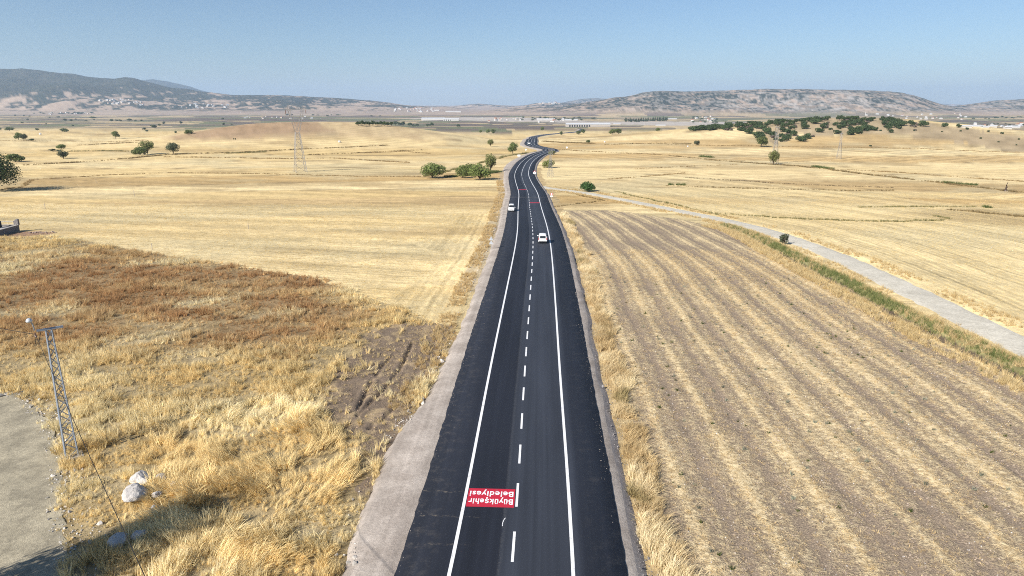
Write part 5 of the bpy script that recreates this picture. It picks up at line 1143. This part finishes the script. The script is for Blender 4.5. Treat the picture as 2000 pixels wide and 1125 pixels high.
# ------------------------------------------------------------------ road signs and posts
def sign(px, py, lab, plates, h=2.4, rz=0.0, face=M_ALU, off=None):
    p = at(px, py); z = gz(p.x, p.y); i = road_at(p.x, p.y); o_ = abs((p.x - ROAD[i][0])*RN[i][0] + (p.y - ROAD[i][1])*RN[i][1])
    if o_ < 12: z = max(z, ROADZ[i] - .2 - max(0, o_ - 9)*.4)
    root = empty('road_sign', (p.x, p.y, z), rz); tag(root, lab, 'road sign')
    MB().tube([(0, 0, -.3), (0, 0, h)], .035, 8).build('post', M_ALU, root)
    for kind, zc, sz, mat in plates:
        q = MB()
        if kind == 'tri': pts = [(-sz, -sz*.6), (sz, -sz*.6), (0, sz*1.1)]
        elif kind == 'round': pts = [(sz*math.cos(a*math.pi/9), sz*math.sin(a*math.pi/9)) for a in range(18)]
        else: pts = [(-sz, -sz*.6), (sz, -sz*.6), (sz, sz*.6), (-sz, sz*.6)]
        k_ = len(pts); q.add([(x_, -.06, zc + z_) for x_, z_ in pts] + [(x_, -.035, zc + z_) for x_, z_ in pts], [tuple(range(k_)), tuple(range(k_, 2*k_))[::-1]] + [(i_, (i_+1) % k_, k_ + (i_+1) % k_, k_ + i_) for i_ in range(k_)])
        q.build('plate', mat, root)
        if mat in (M_SIGNR,):
            q = MB(); pts = [(x_*.7, z_*.7) for x_, z_ in pts]; q.add([(x_, -.066, zc + z_) for x_, z_ in pts] + [(x_, -.058, zc + z_) for x_, z_ in pts], [tuple(range(k_)), tuple(range(k_, 2*k_))[::-1]] + [(i_, (i_+1) % k_, k_ + (i_+1) % k_, k_ + i_) for i_ in range(k_)]); q.build('plate_face', M_SIGNW, root)
    return root
sign(959.5, 491, 'two grey sign backs on one post on the left gravel margin', [('tri', 2.15, .48, M_ALU), ('tri', 1.35, .48, M_ALU)], 2.7)
sign(1077, 391, 'red and white round sign on the right before the dirt track', [('round', 1.75, .45, M_SIGNR), ('rect', 1.0, .4, M_SIGNW)], 2.2)
sign(1044, 344, 'red and white marker plate on the right inside the bend', [('rect', 1.2, .75, M_SIGNW), ('round', 1.9, .5, M_SIGNR)], 2.2)
sign(1013.5, 308, 'white board on the left outside of the bend', [('rect', 1.6, 1.1, M_SIGNW)], 2.2)
sign(1027, 297, 'white board on the left before the sharp bend', [('round', 2.0, .7, M_SIGNW)], 2.6)
sign(1107, 293, 'white board on the right tip of the sharp bend', [('round', 2.2, .8, M_SIGNW)], 2.8)
for (px, py, ptop, lab) in ((88.4, 408, 395, 'pale wooden stake on the golden field near the stone enclosure'), (485, 448, 436, 'pale wooden stake on the golden field beside dark burrow holes'), (297, 487, 475, 'pale wooden stake at the edge of the brown wild grass'), (263, 384, 373, 'far wooden stake on the golden field, in line with the others'), (188, 358, 350, 'farthest wooden stake on the golden field, at left'), (551, 408, 400, 'wooden stake on the golden field nearest the road')):
    p = at(px, py); h = (py - ptop)/scale_at(p)*1.05; o = MB().tube([(0, 0, -.3), (.02, .01, h*.5), (0, 0, h)], [.085, .08, .07], 7).build('stake', M_WOOD); o.location = (p.x, p.y, gz(p.x, p.y)); o.rotation_euler = (random.uniform(-.05, .05), random.uniform(-.06, .06), 0); tag(o, lab, 'stake', 'survey stakes in the left field')
# gnarled stump with stones at the right edge
p = at(1964, 373.5); root = empty('dead_tree_stump', (p.x, p.y, gz(p.x, p.y))); tag(root, 'dark gnarled dead trunk on stones at the right edge', 'stump')
k_ = 17/scale_at(p); MB().tube([(-.05*k_, 0, -.02*k_), (.03*k_, 0, .25*k_), (.08*k_, 0, .45*k_), (-.02*k_, 0, .7*k_), (.07*k_, 0, 1.0*k_)], [.13*k_, .11*k_, .08*k_, .055*k_, .07*k_], 9).build('trunk', M_DEAD, root, True); MB().tube([(-.16*k_, 0, 0), (-.06*k_, 0, .35*k_), (-.05*k_, .02, .5*k_)], [.06*k_, .05*k_, .03*k_], 7).build('broken_limb', M_DEAD, root, True)
for i in range(4): o = link('stone', rock_mesh('stone', 80 + i, 2), M_ROCK, root); o.location = (-.12*k_ + i*.08*k_, -.1*k_, .05*k_); o.scale = (.16*k_,)*3
# wrapped bales and far dark bushes on the fields
for px, py, w_, lab in ((79, 264, 4.5, 'white wrapped bale far off on the left field'), (663, 278.5, 4, 'white wrapped bale on the field in front of the mound'), (1181, 278.5, 2.5, 'white wrapped bale right of the road crest'), (1343.5, 287, 2.5, 'white wrapped bale below the small lone tree on the right field')):
    p = at(px, py); r_ = w_/scale_at(p)/2; o = MB().lathe([(.05, -r_), (r_*.9, -r_), (r_, -r_*.85), (r_, r_*.85), (r_*.9, r_), (.05, r_)], 14, axis='Y').build('bale', M_BALE, None, True); o.location = (p.x, p.y, gz(p.x, p.y) + r_*.95); o.rotation_euler = (0, 0, .6); tag(o, lab, 'bale')
for px, lab in ((456.5, 'left of two tiny dark bushes below the brown mound'), (460, 'right of two tiny dark bushes below the brown mound')): plant(P_FAR[0], px - 1.3, px + 1.3, 270, 273.5, lab, 'shrub')

# ------------------------------------------------------------------ stone enclosure at the left edge
e1 = at(39, 452.5); root = empty('stone_enclosure', (e1.x, e1.y, gz(e1.x, e1.y)), .06); tag(root, 'low dark stone walled enclosure with posts at the left edge', 'enclosure')
for (cx_, cy_, sx_, sy_) in ((-.2, -4.5, .45, 9.0), (-4.4, .1, 8.0, .45), (-4.4, -9.1, 8.0, .45)):
    MB().box((cx_, cy_, .65), (sx_, sy_, 1.8)).build('wall', M_WALLSTONE, root)
    MB().box((cx_, cy_, 1.60), (sx_ + .12, sy_ + .12, .1)).build('coping', M_CONC, root)
MB().box((-4.4, -4.5, 1.28), (7.6, 8.2, .06)).build('terrace', M_CONC, root)
for (cx_, cy_, hh_) in ((-.2, .05, 1.25), (-.8, .2, .9), (-.2, -9.1, 1.1), (-5.6, .1, 1.2)): MB().box((cx_, cy_, 1.6 + hh_/2), (.55, .55, hh_)).add([(cx_-.33, cy_-.33, 1.6+hh_), (cx_+.33, cy_-.33, 1.6+hh_), (cx_+.33, cy_+.33, 1.6+hh_), (cx_-.33, cy_+.33, 1.6+hh_), (cx_, cy_, 1.85+hh_)], [(0, 1, 4), (1, 2, 4), (2, 3, 4), (3, 0, 4), (3, 2, 1, 0)]).build('post', M_WALLSTONE, root)
MB().box((-3.2, -2.0, 2.05), (.3, 1.5, 1.5)).build('headstone', M_TRIM, root)
MB().tube([(-.2, 0, 2.5), (-2.5, .08, 2.42), (-5.6, .1, 2.5)], .03, 5).build('rail', M_STEEL, root)
rp = at(78, 455); n = 60; rx = rp.x + rng.normal(0, 1.6, n); ry = rp.y + rng.normal(0, 1.0, n); sz = rng.gamma(2, .14, n) + .1
gn_scatter('rubble_heap', put(rx, ry, .08), rng.uniform(0, 6.28, (n, 3)), np.stack([sz, sz, sz*.8], 1), np.array((.30, .23, .19))[None]*rng.uniform(.6, 1.3, (n, 1)), rng.integers(0, 4, n), T_ROCK, M_STONEI, 'small heap of earth and stones right of the stone enclosure', 'rubble')

# ------------------------------------------------------------------ far buildings
def shed_mesh(L, Wd, hw, hr, bays=1):
    q = MB(); n = bays
    for b_ in range(n):
        y0, y1 = -Wd/2 + Wd*b_/n, -Wd/2 + Wd*(b_+1)/n; ym = (y0 + y1)/2; x0, x1 = -L/2, L/2
        q.add([(x0, y0, hw), (x1, y0, hw), (x1, ym, hr), (x0, ym, hr), (x0, y1, hw), (x1, y1, hw)], [(0, 1, 2, 3), (3, 2, 5, 4)])
    return q
def make_shed(px0, px1, ybase, h_px, lab, wall=M_WALLW, roofm=M_ROOFG, bays=0, depth=.35, rz=0.0):
    p = at((px0+px1)/2, ybase); sc_ = scale_at(p); L = (px1-px0)/sc_; hw = h_px*.62/sc_; hr = h_px/sc_; Wd = L*depth
    root = empty('factory_shed', (p.x, p.y + Wd/2, gz(p.x, p.y + Wd/2)), rz); tag(root, lab, 'building', 'far sheds on the plain')
    MB().box((0, 0, hw/2 - 2), (L, Wd, hw + 4)).build('wall', wall, root)
    rf = shed_mesh(L + 1, Wd + 1, hw + .02, hr, 2); rf.build('roof', roofm, root)
    for b_ in range(bays): MB().box((-L*.42 + L*.5*b_/bays, -Wd/2 - .2, hw*.42), (L*.030, .8, hw*.84)).build('bay_shade', M_BAYSHADE, root)  # dark panels carry the painted shade of the open bays
    return root
make_shed(823, 868, 235, 5, 'long white factory hall on the far plain, left part'); make_shed(866, 896, 236, 4.5, 'long white factory hall on the far plain, right part', bays=4)
make_shed(1106, 1192, 247.5, 7, 'pale factory shed with a row of dark bays behind the green field', M_WALLC, M_ROOFG, bays=9, depth=.3); make_shed(1049, 1084, 235, 3.4, 'long low white shed left of the far tree belt', depth=.2); make_shed(1104, 1128, 235.5, 3, 'low white shed amid the far tree belt', depth=.3)
make_shed(1198, 1212, 243.5, 3, 'small grey roofed shed right of the shed with dark bays', M_WALLC, depth=.8); make_shed(1282, 1300, 246, 2.4, 'low pale shed on the bare ground before the wooded hill', depth=.5); make_shed(1306, 1322, 233, 2, 'pale shed behind the far plantation', depth=.5)
make_shed(870, 900, 219, 2.2, 'long white hall below the middle hills', depth=.3); make_shed(842, 858, 216.5, 2, 'white hall below the left foothills', depth=.4)
for i, (a_, b_, yb, hp) in enumerate([(1878, 1898, 249, 4), (1899, 1920, 248.5, 4), (1933, 1947, 248.5, 4), (1963, 1976, 252, 5), (1974, 1992, 250.5, 5), (1920, 1932, 250, 3)]): make_shed(a_, b_, yb, hp, '%s white flat shed from the left in the industrial strip at the right edge' % ('first', 'second', 'fourth', 'fifth', 'sixth', 'third')[i], depth=.5)
def make_house(seed):
    R = random.Random(seed); L, Wd, hh_ = R.uniform(9, 14), R.uniform(8, 11), R.uniform(5, 8); root = empty('house', (0, 0, 0))
    MB().box((0, 0, hh_/2 - 1.5), (L, Wd, hh_ + 3)).build('wall', M_WALLW if seed % 3 else M_WALLC, root); MB().add([(-L/2-.5, -Wd/2-.5, hh_), (L/2+.5, -Wd/2-.5, hh_), (L/2+.5, Wd/2+.5, hh_), (-L/2-.5, Wd/2+.5, hh_), (-L/2*.55, 0, hh_+2.4), (L/2*.55, 0, hh_+2.4)], [(0, 1, 5, 4), (1, 2, 5), (2, 3, 4, 5), (3, 0, 4), (3, 2, 1, 0)]).build('roof', M_ROOFR if seed % 2 else M_ROOFG, root)
    return root
HP = [make_house(i) for i in range(5)]; hu = set()
def house(px, py, sc_, lab, grp):
    p = at(px, py)
    if p.y > 14000 or p.y < 1900: return
    k_ = random.randrange(5); o = HP[k_] if k_ not in hu else copy_tree(HP[k_]); hu.add(k_); o.location = (p.x, p.y, float(ground0(np.array([p.x]), np.array([p.y]))[0])); o.scale = (sc_,)*3; o.rotation_euler = (0, 0, random.uniform(-.6, .6)); tag(o, lab, 'house', grp)
for i in range(34): house(random.gauss(235, 22), random.uniform(195, 206), random.uniform(1.0, 1.7), 'small white house of the village on the left range', 'village houses on the left range')
for i in range(26): house(random.gauss(390, 28), random.uniform(203, 212), random.uniform(1.0, 1.6), 'small white house of the second village along the left range', 'second village on the left range')
for i in range(30): house(random.gauss(815, 14), random.uniform(212, 220), random.uniform(1.1, 1.8), 'white house of the village below the middle hills', 'village houses below the middle hills')
for i in range(22): house(random.uniform(95, 180), random.uniform(220, 224), random.uniform(.6, 1.0), 'white roofed farm house among trees on the left plain', 'farm houses on the left plain')
for i in range(34): house(random.uniform(1690, 1890), random.uniform(222, 235), random.uniform(.7, 1.2), 'white house of the village behind the wooded hill', 'village houses behind the right hill')
for i in range(30): house(random.uniform(1880, 2000), random.uniform(244, 253), random.uniform(.6, 1.0), 'white house in the strip of buildings at the right edge', 'houses at the right edge')
for i in range(24): house(random.uniform(930, 1110), random.uniform(232, 240), random.uniform(.6, 1.2), 'pale building around the gravel works on the far plain', 'buildings around the gravel works')
for i in range(16): house(random.uniform(1345, 1400), random.uniform(228, 240), random.uniform(.6, 1.1), 'pale house in the grove left of the wooded hill', 'houses left of the wooded hill')
for i in range(14): house(random.uniform(460, 640), random.uniform(228, 233), random.uniform(.6, 1.0), 'white farm shed on the dark plain behind the mound', 'farm sheds behind the mound')
for i in range(14): house(random.uniform(1050, 1100), random.uniform(201.5, 204), random.uniform(1.6, 2.4), 'pale block on the crest of the middle hill', 'blocks on the middle hill')
p = at(1690, 226); mz_ = float(ground0(np.array([p.x]), np.array([p.y]))[0]); o = MB().lathe([(2.4, -2), (2.2, 14), (3.0, 14.5), (3.0, 16), (2.0, 16.2), (1.9, 24), (.1, 32)], 12).build('minaret', M_WALLW); o.location = (p.x, p.y, mz_); o.scale = (.8, .8, .8); tag(o, 'slim white minaret above the houses behind the wooded hill', 'minaret')
for P in PROTOS:
    if P.name not in USED:
        for ch in list(P.children): bpy.data.objects.remove(ch)
        bpy.data.objects.remove(P)

# ------------------------------------------------------------------ haze
b = NB('hazy_air'); pv = b.n('ShaderNodeVolumePrincipled'); pv.inputs['Color'].default_value = (.58, .77, 1.0, 1); pv.inputs['Density'].default_value = 5.4e-5; pv.inputs['Anisotropy'].default_value = .1
b.t.links.new(pv.outputs[0], b.out.inputs['Volume']); MATS['hazy_air'] = b.m
hz = MB().box((0, 0, (-90 + 760)/2), (66000, 66000, 850)).build('haze', b.m); hz['kind'] = 'stuff'; tag(hz, 'thin blue haze over the whole plain', 'haze')
